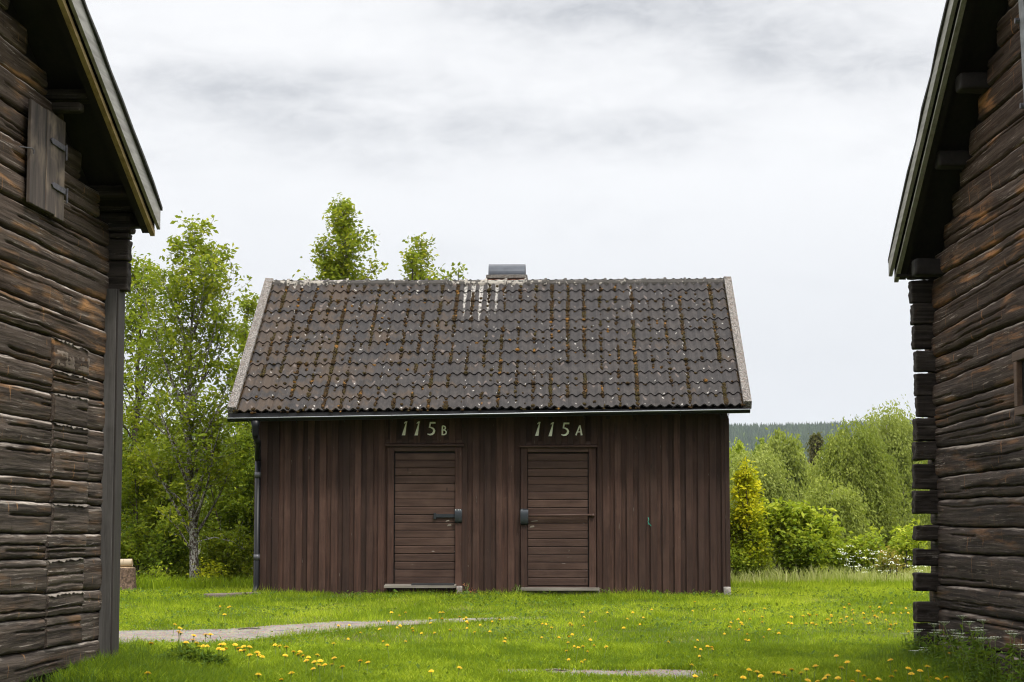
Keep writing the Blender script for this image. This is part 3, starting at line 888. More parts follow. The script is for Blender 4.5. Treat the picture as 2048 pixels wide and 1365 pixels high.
RH.strip('roof_deck', -0.037, -0.08, -7.15, RH.ov - 0.04, M['darkwood'], RH.se + 0.03)
RH.strip('bargeboard', -0.037, -0.175, RH.ov - 0.03, RH.ov + 0.004, M['palebarge'], RH.se + 0.015)
RH.strip('lath', -0.20, -0.235, RH.ov - 0.085, RH.ov - 0.045, M['palebarge'], RH.se + 0.02)
RH.strip('rafter', -0.082, -0.225, RH.ov - 0.15, RH.ov - 0.09, M['darkwood'], RH.se + 0.04)
purlin(RH, 1910, 150, 0.14, 0.2, 411); purlin(RH, 1868, 305, 0.14, 0.2, 412); purlin(RH, 1826, 519, 0.16, 0.18, 413, 0.24)
inner(RH)
y = sorted((RH.sg * -7.1, RH.sg * (RH.ov - 0.05)))
mb = MB(); mb.box(RH.se + 0.012, RH.se + 0.035, y[0], y[1], RH.ze - 0.18, RH.ze - 0.035); mb.build('fascia_board', M['darkwood'], RH.e)
mb = MB(); mb.box(RH.se + 0.036, 0.0, y[0], y[1], RH.ze - 0.18, RH.ze - 0.155); mb.build('soffit_board', M['darkwood'], RH.e)
# window casing of which the photo shows the upper left corner
wf = empty('window', (0, 0, 0)); wf.parent = RH.e
s_a = RH.sz(2043.5, 760)[0]; z_t = RH.sz(2040, 702, 0.04)[1]; z_b = RH.sz(2046, 812, 0.04)[1]; s_o = RH.sz(2029, 706, 0.04)[0]
for (p0, p1, q0, q1) in ((s_o, s_a + 0.72, z_t - 0.075, z_t), (s_a, s_a + 0.09, z_b, z_t - 0.078), (s_a + 0.55, s_a + 0.64, z_b, z_t - 0.078), (s_a, s_a + 0.64, z_b - 0.07, z_b - 0.002)):
    mb = MB(); mb.box(p0, p1, -0.062, -0.0, q0, q1, 0.004); mb.build('casing_board', M['casing'], wf)
mb = MB(); mb.box(s_a + 0.09, s_a + 0.55, -0.02, -0.015, z_b, z_t - 0.08); mb.build('pane', M['blackmetal'], wf)
# slanting grey rail with two bolts high on the gable
rl = empty('rail', (0, 0, 0)); rl.parent = RH.e
p0 = RH.sz(2041, -60, 0.12); p1 = RH.sz(2058, 252, 0.12)
def slant_box(name, a0, a1, half, y0, y1, mat, parent):
    mb = MB()
    mb.add([(a0[0] - half, y0, a0[1]), (a0[0] + half, y0, a0[1]), (a0[0] + half, y1, a0[1]), (a0[0] - half, y1, a0[1]),
            (a1[0] - half, y0, a1[1]), (a1[0] + half, y0, a1[1]), (a1[0] + half, y1, a1[1]), (a1[0] - half, y1, a1[1])],
           [(0, 1, 2, 3), (4, 7, 6, 5), (0, 4, 5, 1), (1, 5, 6, 2), (2, 6, 7, 3), (3, 7, 4, 0)])
    return mb.build(name, mat, parent, fixn=True)
slant_box('timber', p0, p1, 0.07, -0.13, -0.07, M['ash'], rl)
for (px, py) in ((2036, 42), (2047, 212)):
    q = RH.sz(px, py, 0.14); mb = MB(); mb.tube([(q[0], -0.12, q[1]), (q[0], -0.165, q[1])], 0.022, 8); mb.build('bolt', M['iron'], rl)

# ------------------------------------------------------------------ the brown shed
YAW = math.radians(1.7)
p = at(990, 1187, 28.6)
SHZ = -0.927
shed = empty('shed', (p.x, 28.6, SHZ), -YAW, 'brown board-clad shed with a mossy tiled roof and two plank doors numbered 115B and 115A', 'shed')
MW = Matrix.Translation((p.x, 28.6, SHZ)) @ Matrix.Rotation(-YAW, 4, 'Z')
MI = MW.inverted()
def SL(px, py, c=0.0):
    n = MW.to_3x3() @ Vector((0, 1, 0)); P = MW @ Vector((0, c, 0))
    q = MI @ onplane(px, py, P, n)
    return q.x, q.z
XL, XR = SL(521, 1058)[0], SL(1458, 1058)[0]
# core
prof = [(0.035, -0.15), (5.78, -0.15), (5.78, 2.50), (2.9, 4.55), (0.035, 2.50)]
mb = MB(); mb.prism(prof, 'x', XL - 0.07, XR - 0.01); mb.build('wall_core', M['shed'], shed, fixn=True)
# gable cladding (seen edge-on from the lawn, whole from the side)
for xx, sg_ in ((XL - 0.07, -1), (XR - 0.01, 1)):
    for i in range(34):
        y0 = 0.035 + i * 0.1705
        if y0 > 5.6:
            break
        for (a0, a1, th) in ((y0, y0 + 0.095, 0.022), ):
            ym = (a0 + a1) / 2
            top = 2.50 + (4.50 - 2.50) * (1 - abs(ym - 2.9) / 2.87)
            x_ = sorted((xx, xx + sg_ * th))
            mb = MB(); mb.box(x_[0], x_[1], a0, a1, -0.02, top); mb.build('board', M['shed'], shed)
# doors / frames geometry in pixels
DOORS = [dict(L=788, Rr=909.5, T=903, B=1171, fl=774.5, fr=923.5, ft=893.7, dripT=887, dripB=893, dl=770, dr=928, capT=879, lockside=1, fb=1176),
         dict(L=1055.5, Rr=1177, T=905, B=1172, fl=1041.5, fr=1192, ft=895.5, dripT=890, dripB=895.2, dl=1037.5, dr=1195.5, capT=883.5, lockside=-1, fb=1177)]
# wall boards: wide board proud, board behind in the gaps
per = (XR - XL) / 39.6
x = XL
k = 0
while x < XR - 0.02:
    for kind_, x0, x1, yf, yb in (('top', x, x + 0.096 + R.uniform(-0.004, 0.004), -0.031, -0.0005), ('gap', x + 0.085, x + per + 0.010, 0.002, 0.034)):
        x1 = min(x1, XR)
        if x1 - x0 < 0.01:
            continue
        ztop = 2.56; zbot = -0.02 + R.uniform(-0.012, 0.012)
        if kind_ == 'gap':
            zbot += 0.006
        for dr in DOORS:
            fl, fr = SL(dr['fl'], 1058, -0.02)[0], SL(dr['fr'], 1058, -0.02)[0]
            if x1 > fl + 0.012 and x0 < fr - 0.012:
                if x0 < fl - 0.03 and kind_ == 'gap':
                    x1 = fl
                elif x1 > fr + 0.03 and kind_ == 'gap':
                    x0 = fr
                elif x0 < fl and x1 - fl < 0.05:
                    x1 = fl - 0.002
                elif x1 > fr and fr - x0 < 0.05:
                    x0 = fr + 0.002
                else:
                    zbot = SL(900, dr['dripT'] + 0.3, -0.03)[1] if kind_ == 'top' else SL(900, dr['capT'], -0.03)[1]
                    if kind_ == 'top':
                        yf, yb = -0.047, -0.024
        if zbot > 1:
            pass
        mb = MB()
        mb.box(x0, x1 - 0.002, yf + R.uniform(-0.0015, 0.0015), yb, zbot, ztop, 0.003)
        mb.build('board', M['shed'], shed)
    x += per; k += 1
# end boards
x0 = SL(1451, 1058, -0.03)[0]; mb = MB(); mb.box(x0, XR + 0.012, -0.046, -0.024, 0.03, 2.5, 0.004); mb.build('corner_board', M['shed'], shed)
mb = MB(); mb.box(SL(507.5, 1058, 0.0)[0], XL - 0.004, 0.006, 0.034, -0.03, 2.5, 0.004); mb.build('corner_board', M['shed'], shed)
# foundation stones
for (x0_, x1_, y0_, y1_) in ((1447, 1462, 1174, 1192), (912, 925, 1172, 1190), (1041, 1200, 1181, 1192)):
    a_, b_ = SL(x0_, y1_, -0.05), SL(x1_, y0_, -0.05)
    rough_box('foundation_stone', a_[0], b_[0], -0.05 - (0.04 if x1_ - x0_ < 20 else 0), 0.08, a_[1] - 0.1, b_[1], int(x0_), 0.008, 0.012, 0.03, shed, M['stone'])

def glyph(name, poly_list, px0, py0, k, y, parent):
    """flat raised figure from pixel polygons (zoomed by k)"""
    mb = MB()
    for poly in poly_list:
        pts = [SL(px0 + a / k, py0 + b / k, y) for a, b in poly]
        # triangulate as a strip of quads: left list then right list
        n = len(pts) // 2
        A, B = pts[:n], pts[n:][::-1]
        vs = [(q[0], y, q[1]) for q in A] + [(q[0], y, q[1]) for q in B] + [(q[0], y + 0.012, q[1]) for q in A] + [(q[0], y + 0.012, q[1]) for q in B]
        fs = []
        for i in range(n - 1):
            fs.append((i, i + 1, n + i + 1, n + i))
            fs.append((2 * n + i, 3 * n + i, 3 * n + i + 1, 2 * n + i + 1))
            fs.append((i, 2 * n + i, 2 * n + i + 1, i + 1))
            fs.append((n + i, n + i + 1, 3 * n + i + 1, 3 * n + i))
        fs.append((0, n, 3 * n, 2 * n)); fs.append((n - 1, 3 * n - 1, 4 * n - 1, 2 * n - 1))
        mb.add(vs, fs)
    return mb.build(name, M['numeral'], parent, fixn=True)
def ribbon(pts, widths):
    """outline (left side then right side reversed) of a stroke through pts"""
    L_, R_ = [], []
    for i, (x_, y_) in enumerate(pts):
        a_ = pts[max(i - 1, 0)]; b_ = pts[min(i + 1, len(pts) - 1)]
        tx, ty = b_[0] - a_[0], b_[1] - a_[1]; l = math.hypot(tx, ty) or 1
        nx_, ny_ = -ty / l, tx / l; w_ = widths[i] / 2
        L_.append((x_ + nx_ * w_, y_ + ny_ * w_)); R_.append((x_ - nx_ * w_, y_ - ny_ * w_))
    return L_ + R_[::-1]
KZ = 11.378
def one(ox, oy):   # slanted wedge with a small flag
    return [[(575 + ox, 150 + oy), (585 + ox, 195 + oy), (495 + ox, 467 + oy), (572 + ox, 467 + oy), (606 + ox, 195 + oy), (622 + ox, 150 + oy)],
            [(545 + ox, 190 + oy), (560 + ox, 168 + oy), (600 + ox, 150 + oy), (600 + ox, 182 + oy), (575 + ox, 190 + oy), (552 + ox, 204 + oy)]]
def five(ox, oy):
    s1 = ribbon([(1262 + ox, 182 + oy), (1200 + ox, 182 + oy), (1135 + ox, 182 + oy)], [38, 38, 38])
    s2 = ribbon([(1152 + ox, 165 + oy), (1137 + ox, 230 + oy), (1125 + ox, 295 + oy)], [36, 34, 34])
    s3 = ribbon([(1110 + ox, 282 + oy), (1165 + ox, 290 + oy), (1215 + ox, 318 + oy), (1234 + ox, 360 + oy), (1222 + ox, 405 + oy), (1185 + ox, 440 + oy), (1135 + ox, 452 + oy), (1078 + ox, 436 + oy)], [22, 32, 42, 48, 50, 44, 36, 18])
    return [s1, s2, s3]
def bee(ox, oy):
    return [ribbon([(1418 + ox, 465 + oy), (1418 + ox, 360 + oy), (1420 + ox, 265 + oy)], [36, 34, 30]),
            ribbon([(1412 + ox, 262 + oy), (1440 + ox, 252 + oy), (1478 + ox, 268 + oy), (1490 + ox, 300 + oy), (1475 + ox, 330 + oy), (1430 + ox, 348 + oy)], [26, 28, 30, 30, 28, 24]),
            ribbon([(1430 + ox, 346 + oy), (1480 + ox, 355 + oy), (1508 + ox, 390 + oy), (1500 + ox, 430 + oy), (1460 + ox, 452 + oy), (1410 + ox, 452 + oy)], [24, 28, 32, 32, 28, 26])]
def aye(ox, oy):
    return [ribbon([(1588 + ox, 240 + oy), (1545 + ox, 350 + oy), (1498 + ox, 467 + oy)], [30, 30, 34]),
            ribbon([(1590 + ox, 240 + oy), (1612 + ox, 350 + oy), (1630 + ox, 467 + oy)], [30, 36, 42]),
            ribbon([(1530 + ox, 392 + oy), (1570 + ox, 390 + oy), (1615 + ox, 390 + oy)], [22, 22, 22])]
NB = empty('house_number', (0, 0, 0)); NB.parent = shed
NB['label'] = 'cream painted figures 115B above the left door'
glyph('numeral', one(0, 0), 760, 830, KZ, -0.062, NB); glyph('numeral', one(287, 2), 760, 830, KZ, -0.062, NB); glyph('numeral', five(0, 0), 760, 830, KZ, -0.062, NB); glyph('letter', bee(0, 0), 760, 830, KZ, -0.062, NB)
NA = empty('house_number', (0, 0, 0)); NA.parent = shed
NA['label'] = 'cream painted figures 115A above the right door'
glyph('numeral', one(75, 12), 1020, 830, KZ, -0.062, NA); glyph('numeral', one(380, 20), 1020, 830, KZ, -0.062, NA); glyph('numeral', five(88, 14), 1020, 830, KZ, -0.062, NA); glyph('letter', aye(0, 0), 1020, 830, KZ, -0.062, NA)

for di, D in enumerate(DOORS):
    # frame boards
    zt = SL(900, D['ft'], -0.04)[1]; zT = SL(900, D['T'], -0.04)[1]; zfb = SL(900, D['fb'], -0.04)[1]; zB = SL(900, D['B'], 0)[1]
    fr = empty('door_frame', (0, 0, 0)); fr.parent = shed
    xl0, xl1 = SL(D['fl'], 1058, -0.04)[0], SL(D['L'] - 0.8, 1058, -0.04)[0]
    xr0, xr1 = SL(D['Rr'] + 0.8, 1058, -0.04)[0], SL(D['fr'], 1058, -0.04)[0]
    for (a0, a1, b0, b1, nm, mt) in ((xl0, xl1, zfb, zt, 'jamb', M['shed']), (xr0, xr1, zfb, zt, 'jamb', M['shed']), (xl1 + 0.002, xr0 - 0.002, zT, zt, 'head_board', M['shedx'])):
        mb = MB(); mb.box(a0, a1, -0.044, 0.03, b0, b1, 0.004); mb.build(nm, mt, fr)
    # drip board and the board behind the toothed cladding
    xd0, xd1 = SL(D['dl'], 1058, -0.07)[0], SL(D['dr'], 1058, -0.07)[0]
    zd0, zd1 = SL(900, D['dripB'], -0.07)[1], SL(900, D['dripT'] + 1.8, -0.07)[1]
    mb = MB(); mb.prism([(-0.085, zd0), (-0.02, zd0), (-0.02, zd1 + 0.015), (-0.085, zd1 - 0.004)], 'x', xd0, xd1); mb.build('drip_board', M['shedx'], fr, fixn=True)
    zc = SL(900, D['capT'], -0.03)[1]
    mb = MB(); mb.box(xd0 + 0.004, xd1 - 0.004, -0.0235, 0.03, zd1 + 0.004, zc, 0.002); mb.build('cap_board', M['shedx'], fr)
    # dark reveal behind the leaf
    mb = MB(); mb.box(xl1 - 0.01, xr0 + 0.01, 0.022, 0.034, zfb, zT + 0.02); mb.build('reveal', M['rubber'], fr)
    # leaf: horizontal planks
    dr = empty('door', (0, 0, 0)); dr.parent = shed
    gx = 0.016
    X0, X1 = xl1 + (gx if di == 0 else 0.006), xr0 - (0.006 if di == 0 else gx)
    npl = 17; zt2 = zT - 0.018
    hh = (zt2 - zB) / npl
    for i in range(npl):
        z0 = zB + i * hh; z1 = z0 + hh
        if i == npl - 1 and di == 0:
            z1 -= 0.01
        mb = MB(); t = R.uniform(-0.001, 0.001)
        mb.prism([(-0.004 + t, z0 + 0.004), (-0.012 + t, z0 + 0.010), (-0.012 + t, z1 - 0.010), (-0.004 + t, z1 - 0.001), (0.016, z1 - 0.001), (0.016, z0 + 0.004)], 'x', X0 + R.uniform(0, 0.002), X1)
        mb.build('plank', M['shedx'], dr, fixn=True)
    if di == 1:
        mb = MB(); mb.box(X0, X1, -0.006, 0.018, zB - 0.045, zB - 0.001, 0.002); mb.build('plank', M['shedx'], dr)

# locks
def sbox(mb, x0, y0, x1, y1, ya, yb, c=0.002):
    a_, b_ = SL(x0, y1, ya), SL(x1, y0, ya); mb.box(a_[0], b_[0], ya, yb, a_[1], b_[1], c)
lk = empty('lock_guard', (0, 0, 0)); lk.parent = shed; lk['label'] = 'blue-grey steel guard with short bar on the left door'
def guard(px0, px1, py0, py1, parent, bow=0.035):
    a_, b_ = SL(px0, py1, -0.08), SL(px1, py0, -0.08)
    zc, h2 = (a_[1] + b_[1]) / 2, (b_[1] - a_[1]) / 2
    poly = []
    for i in range(13):
        t = -1 + i / 6.0
        poly.append((-0.052 - bow * math.sqrt(max(0, 1 - abs(t) ** 3)), zc + h2 * t))
    inn = [(y_ + 0.006, z_ * 0.97 + zc * 0.03) for y_, z_ in poly[::-1]]
    mb = MB(); n = len(poly)
    mb.prism(poly, 'x', a_[0], b_[0]); return mb.build('guard_plate', M['lockmetal'], parent, smooth=False, fixn=True)
guard(909.5, 924, 1018, 1046.5, lk)
mb = MB(); sbox(mb, 870, 1028.5, 909.6, 1035.5, -0.036, -0.018); mb.build('bar', M['lockmetal'], lk)
mb = MB(); sbox(mb, 867, 1026.5, 872, 1039, -0.044, -0.014); mb.build('bar_end', M['lockmetal'], lk)
for px in (911.5, 916.5, 920.3):
    a_ = SL(px, 1020, -0.07); mb = MB(); mb.tube([(a_[0], -0.060, a_[1]), (a_[0], -0.078, a_[1])], 0.009, 8); mb.build('bolt', M['bolt'], lk)
lk2 = empty('lock_guard', (0, 0, 0)); lk2.parent = shed; lk2['label'] = 'black steel guard with long rusty bar across the right door'
guard(1041, 1056.5, 1018, 1050.5, lk2, 0.045)
mb = MB(); a_, b_ = SL(1057, 1031.5, -0.06), SL(1188.5, 1030.5, -0.06)
mb.tube([(a_[0], -0.062, a_[1]), (b_[0], -0.062, b_[1])], 0.017, 8); mb.build('bar', M['rust'], lk2, smooth=True)
mb = MB(); a_ = SL(1186, 1031, -0.06); mb.tube([(a_[0], -0.04, a_[1]), (a_[0], -0.08, a_[1])], 0.024, 8); mb.build('bar_end', M['rust'], lk2, smooth=True)
for px in (1044,):
    a_ = SL(px, 1020.5, -0.07); mb = MB(); mb.tube([(a_[0], -0.060, a_[1]), (a_[0], -0.082, a_[1])], 0.006, 8); mb.build('bolt', M['bolt'], lk2)
for (x0_, y0_, x1_, y1_) in ((891, 1040, 899, 1044), (894, 1048, 903, 1053), (1062, 1041, 1076, 1044), (1059, 1051, 1069, 1056), (1137, 1100, 1139, 1104)):
    mb = MB(); a_, b_ = SL(x0_, y1_, -0.014), SL(x1_, y0_, -0.014)
    mb.prism([(a_[0], a_[1]), (b_[0], a_[1] + 0.01), (b_[0] - 0.01, b_[1]), (a_[0] + 0.015, b_[1] - 0.01)], 'y', -0.016, -0.0125)
    mb.build('splintered_wood', M['splinter'], shed, fixn=True)

# door steps
mb = MB(); a_ = SL(768, 1178, -0.28); b_ = SL(912, 1169, -0.05)
mb.prism([(-0.30, a_[1] + 0.012), (-0.05, a_[1] + 0.030), (-0.05, a_[1] + 0.062), (-0.30, a_[1] + 0.044)], 'x', a_[0], SL(911, 1175, -0.28)[0]); mb.build('door_step', M['step'], shed, fixn=True)
mb = MB(); a_ = SL(1041, 1182, -0.16); b_ = SL(1199, 1176, -0.16)
mb.box(a_[0], b_[0], -0.17, -0.048, a_[1], b_[1], 0.004); mb.build('door_step', M['step'], shed)

# roof ------------------------------------------------------------
EY, EZ, RY, RZ = -0.45, 2.615, 2.9, 4.84
SLOPE = math.atan2(RZ - EZ, RY - EY)
SLN = math.hypot(RZ - EZ, RY - EY)
VL, VR = -3.775, 3.63           # outer verge edges
e0 = SL(455, 825, EY)[0]; e1 = SL(1503.5, 820, EY)[0]
VL, VR = e0, e1
TL_, TR_ = VL + 0.115, VR - 0.11
def roofp(x, s, h):            # s: metres down from the ridge, h: height above the tile bed
    f = s / SLN
    u = (x - VL) / (VR - VL)
    sag = 0.075 * (u - 0.5) * f - 0.012 * math.sin(u * math.pi) * (1 - f)
    return Vector((x, RY - math.cos(SLOPE) * s - math.sin(SLOPE) * h, RZ - math.sin(SLOPE) * s + math.cos(SLOPE) * h + sag))
# deck slabs front and back
mb = MB()
for sgn in (1, -1):
    vs = []
    for x_ in (VL + 0.03, VR - 0.03):
        for s_, h_ in ((0.02, -0.05), (SLN - 0.02, -0.05), (SLN - 0.02, -0.09), (0.02, -0.09)):
            q = roofp(x_, s_, h_); vs.append((q.x, q.y if sgn > 0 else 5.8 - q.y, q.z))
    mb.add(vs, [(0, 1, 2, 3), (4, 7, 6, 5), (0, 4, 5, 1), (1, 5, 6, 2), (2, 6, 7, 3), (3, 7, 4, 0)])
mb.build('roof_deck', M['darkwood'], shed, fixn=True)

TL0, TW0 = TL_, (TR_ - TL_) / 29
# tile material: dark concrete with pale droppings, lichen spots, brown growth
m, N = newmat('old_concrete_tile')
tco = N.add('ShaderNodeTexCoord', object=shed).outputs['Object']
oi = N.add('ShaderNodeObjectInfo').outputs['Random']
X_, Y_, Z_ = N.xyz(tco)
sdn = N.math('DIVIDE', N.math('SUBTRACT', RY, Y_), math.cos(SLOPE))          # metres down the slope
base = N.noise(tco, 7.0, 5.0, 0.6)
fine = N.noise(tco, 70.0, 3.0, 0.6)
c = N.mix(N.ramp(base, 0.3, 0.7), (0.020, 0.0178, 0.0172), (0.045, 0.0385, 0.0355))
c = N.mix(N.math('MULTIPLY', oi, 0.45), c, (0.026, 0.025, 0.027))
c = N.mix(N.math('MULTIPLY', N.ramp(fine, 0.45, 0.7), 0.3), c, (0.085, 0.074, 0.068))
# brown film, more to the left
bn = N.noise(tco, 3.1, 4.0, 0.65)
lft = N.ramp(X_, 1.5, -3.6)
c = N.mix(N.math('MULTIPLY', N.ramp(N.math('MULTIPLY_ADD', lft, 0.17, bn), 0.58, 0.76), 0.55), c, (0.070, 0.046, 0.028))
# pinkish worn scars
vr = N.add('ShaderNodeTexVoronoi', {'Vector': N.comb(N.math('MULTIPLY', X_, 5.2), N.math('MULTIPLY', sdn, 3.4), 0.0), 'Scale': 1.0})
c = N.mix(N.math('MULTIPLY', N.ramp(vr.outputs[0], 0.17, 0.12), 0.8), c, (0.12, 0.095, 0.083))
# white spots
wv = N.vadd(N.comb(N.math('MULTIPLY', X_, 11.0), N.math('MULTIPLY', sdn, 8.0), 0.0), N.scale(N.add('ShaderNodeTexNoise', {'Vector': tco, 'Scale': 40.0}).outputs['Color'], (0.35, 0.35, 0.0)))
v1 = N.add('ShaderNodeTexVoronoi', {'Vector': wv, 'Scale': 1.0})
keep = N.xyz(v1.outputs['Color'])[0]
dens = N.noise(tco, 1.6, 3.0, 0.6)
sp1 = N.math('MULTIPLY', N.ramp(v1.outputs[0], 0.17, 0.12), N.math('GREATER_THAN', N.math('ADD', keep, N.math('MULTIPLY_ADD', dens, 0.9, -0.45)), 0.30))
# streaks running down from the chimney and a few columns
col = N.noise(N.comb(N.math('MULTIPLY', X_, 8.1), 0.3, 0.0), 1.0, 2.0, 0.5)
brk = N.noise(N.comb(N.math('MULTIPLY', X_, 30.0), N.math('MULTIPLY', sdn, 11.0), 0.0), 1.0, 4.0, 0.65)
def band(x0, wd, sl, amp):
    g_ = N.math('EXPONENT', N.math('MULTIPLY', N.math('POWER', N.math('DIVIDE', N.math('SUBTRACT', X_, x0), wd), 2.0), -1.0))
    return N.math('MULTIPLY', N.math('MULTIPLY', g_, N.ramp(sdn, sl, 0.0)), amp)
reg = band(-0.28, 0.50, 2.3, 1.15)
reg = N.math('ADD', reg, band(-3.25, 0.35, 0.75, 0.8))
reg = N.math('ADD', reg, band(-0.45, 0.12, 2.9, 0.55))
reg = N.math('ADD', reg, band(2.0, 0.07, 4.0, 1.1))
reg = N.math('ADD', reg, band(2.9, 0.25, 0.5, 0.5))
val = N.math('MULTIPLY_ADD', N.math('COSINE', N.math('MULTIPLY', N.math('SUBTRACT', X_, TL0), 4 * math.pi / TW0)), 0.5, 0.5)
stv = N.math('ADD', N.math('MULTIPLY', N.math('MULTIPLY', reg, N.math('MULTIPLY_ADD', val, 0.85, 0.0)), 0.62), N.math('MULTIPLY', N.math('ADD', N.math('MULTIPLY', col, 0.5), N.math('MULTIPLY', brk, 1.5)), 0.5))
st = N.math('MULTIPLY', N.ramp(stv, 0.80, 0.93), N.ramp(N.noise(tco, 34.0, 3.0, 0.7), 0.40, 0.52))
sp1 = N.math('MULTIPLY', sp1, N.ramp(val, 0.35, 0.6))
white = N.math('MAXIMUM', sp1, st)
c = N.mix(N.math('MULTIPLY', white, 0.85), c, (0.38, 0.36, 0.33))
N.out(N.bsdf(c, 0.85, N.bump(N.math('ADD', fine, base), 0.004, 0.8), spec=0.25))
M['tile'] = m

NC, NR_ = 29, 12
TW = (TR_ - TL_) / NC
EXP = SLN / NR_
def tile_geo(w_, l_, seed=0):
    """double-roll tile: x across, y down the slope (local), z up; origin at its lower edge centre"""
    nxs, vs, fs = 13, [], []
    hgt = lambda t: 0.040 * (0.5 - 0.5 * math.cos(4 * math.pi * t + 0.0)) ** 1.2
    for j, (yy, lift) in enumerate(((l_, 0.0), (0.0, 0.022))):
        for i in range(nxs):
            t = i / (nxs - 1)
            vs.append((-w_ / 2 + t * w_, yy, hgt(t) + lift + 0.004 * t))
    for i in range(nxs):
        t = i / (nxs - 1); vs.append((-w_ / 2 + t * w_, 0.004, hgt(t) - 0.002 + 0.004 * t))
    for i in range(nxs - 1):
        fs.append((i, nxs + i, nxs + i + 1, i + 1))
        fs.append((nxs + i, 2 * nxs + i, 2 * nxs + i + 1, nxs + i + 1))
    b = len(vs)
    vs += [(-w_ / 2, l_, -0.014), (w_ / 2, l_, -0.014)]
    fs.append((0, b, 2 * nxs, nxs)); fs.append((nxs - 1, 2 * nxs - 1, 3 * nxs - 1, b + 1))
    return vs, fs
tv, tf = tile_geo(TW + 0.004, 0.40)
tme = bpy.data.meshes.new('roof_tile'); tme.from_pydata(tv, [], tf); tme.materials.append(M['tile'])
tme.polygons.foreach_set('use_smooth', [True] * len(tf)); tme.update()
try:
    tme.set_sharp_from_angle(angle=math.radians(50))
except Exception:
    pass
def tile_mat(cx, s):
    o_ = roofp(cx, s, -0.02); up = roofp(cx, s - 0.1, -0.02) - o_; up.normalize()
    xr = (roofp(cx + 0.1, s, -0.02) - o_).normalized(); nn_ = xr.cross(up).normalized()
    mm = Matrix.Identity(4)
    for i, vct in enumerate((xr, up, nn_)):
        for j in range(3):
            mm[j][i] = vct[j]
    mm.translation = o_
    return mm
rest_v, rest_f = [], []
cnt = 0
for r in range(NR_ - 1, -1, -1):
    for cidx in range(NC):
        cx = TL_ + TW * (cidx + 0.5); s_ = EXP * (r + 1)
        mm = tile_mat(cx, s_) @ Matrix.Rotation(R.uniform(-0.008, 0.008), 4, 'Z') @ Matrix.Translation((R.uniform(-0.002, 0.002), R.uniform(-0.006, 0.006), R.uniform(0, 0.004)))
        if cnt < 300:
            o_ = bpy.data.objects.new('roof_tile', tme); COL.objects.link(o_); o_.parent = shed; o_.matrix_local = mm
        else:
            b_ = len(rest_v); rest_v += [tuple(mm @ Vector(q)) for q in tv]; rest_f += [tuple(i + b_ for i in f_) for f_ in tf]
        cnt += 1
me = bpy.data.meshes.new('upper_roof_tiles'); me.from_pydata(rest_v, [], rest_f); me.polygons.foreach_set('use_smooth', [True] * len(rest_f))
try:
    me.set_sharp_from_angle(angle=math.radians(50))
except Exception:
    pass
o_ = link('upper_roof_tiles', me, shed, M['tile']); o_['kind'] = 'stuff'
# rear slope: the same tile courses joined, out of the photo's sight
bv, bf = [], []
for r in range(NR_):
    for cidx in range(NC):
        mm = tile_mat(TL_ + TW * (cidx + 0.5), EXP * (r + 1)); b_ = len(bv)
        for q in tv:
            t = mm @ Vector(q); bv.append((t.x, 5.8 - t.y, t.z))
        bf += [tuple(i + b_ for i in f_[::-1]) for f_ in tf]
me = bpy.data.meshes.new('rear_roof_tiles'); me.from_pydata(bv, [], bf); o_ = link('rear_roof_tiles', me, shed, M['tile']); o_['kind'] = 'stuff'
# ridge tiles
nrt = 23; rl_ = (VR - VL - 0.16) / nrt
m, N = newmat('ridge_tile_lichen')
v, oi = objcoord(N); n = N.noise(v, 16.0, 5.0, 0.6)
gx_ = N.xyz(N.add('ShaderNodeTexCoord', object=shed).outputs['Object'])[0]
cen = N.math('ADD', N.math('EXPONENT', N.math('MULTIPLY', N.math('POWER', N.math('DIVIDE', N.math('ADD', gx_, 0.1), 0.75), 2.0), -1.0)), N.math('EXPONENT', N.math('MULTIPLY', N.math('POWER', N.math('DIVIDE', N.math('ADD', gx_, 3.1), 0.6), 2.0), -1.0)))
c = N.mix(N.ramp(N.math('MULTIPLY_ADD', cen, 0.15, n), 0.58, 0.66), (0.060, 0.055, 0.050), (0.30, 0.275, 0.24))
N.out(N.bsdf(c, 0.9, N.bump(n, 0.006, 0.8), spec=0.2)); M['ridge'] = m
mb = MB()
ringn = 9
def ridge_ring(x_, rr_):
    out = []
    for i in range(ringn):
        a_ = math.radians(-12 + 204 * i / (ringn - 1)); out.append((x_, RY + rr_ * 1.05 * math.cos(a_), rr_ * math.sin(a_)))
    return out
vs = []; prof_r = [(-rl_ / 2 - 0.02, 0.078), (rl_ / 2 - 0.045, 0.088), (rl_ / 2 - 0.04, 0.108), (rl_ / 2 - 0.005, 0.108), (rl_ / 2, 0.09)]
for x_, rr_ in prof_r:
    vs += [(q[0], q[1] - RY, q[2]) for q in ridge_ring(x_, rr_)]
fs = [(i * ringn + j, (i + 1) * ringn + j, (i + 1) * ringn + j + 1, i * ringn + j + 1) for i in range(len(prof_r) - 1) for j in range(ringn - 1)]
rme = bpy.data.meshes.new('ridge_tile'); rme.from_pydata(vs, [], fs); rme.materials.append(M['ridge']); rme.update()
for i in range(nrt):
    x_ = VL + 0.08 + rl_ * (i + 0.5)
    o_ = bpy.data.objects.new('ridge_tile', rme); COL.objects.link(o_); o_.parent = shed
    q = roofp(x_, 0, 0); o_.location = (x_, RY, q.z - 0.035 + R.uniform(-0.004, 0.004)); o_.rotation_euler = (0, R.uniform(-0.012, 0.012), R.uniform(-0.01, 0.01))
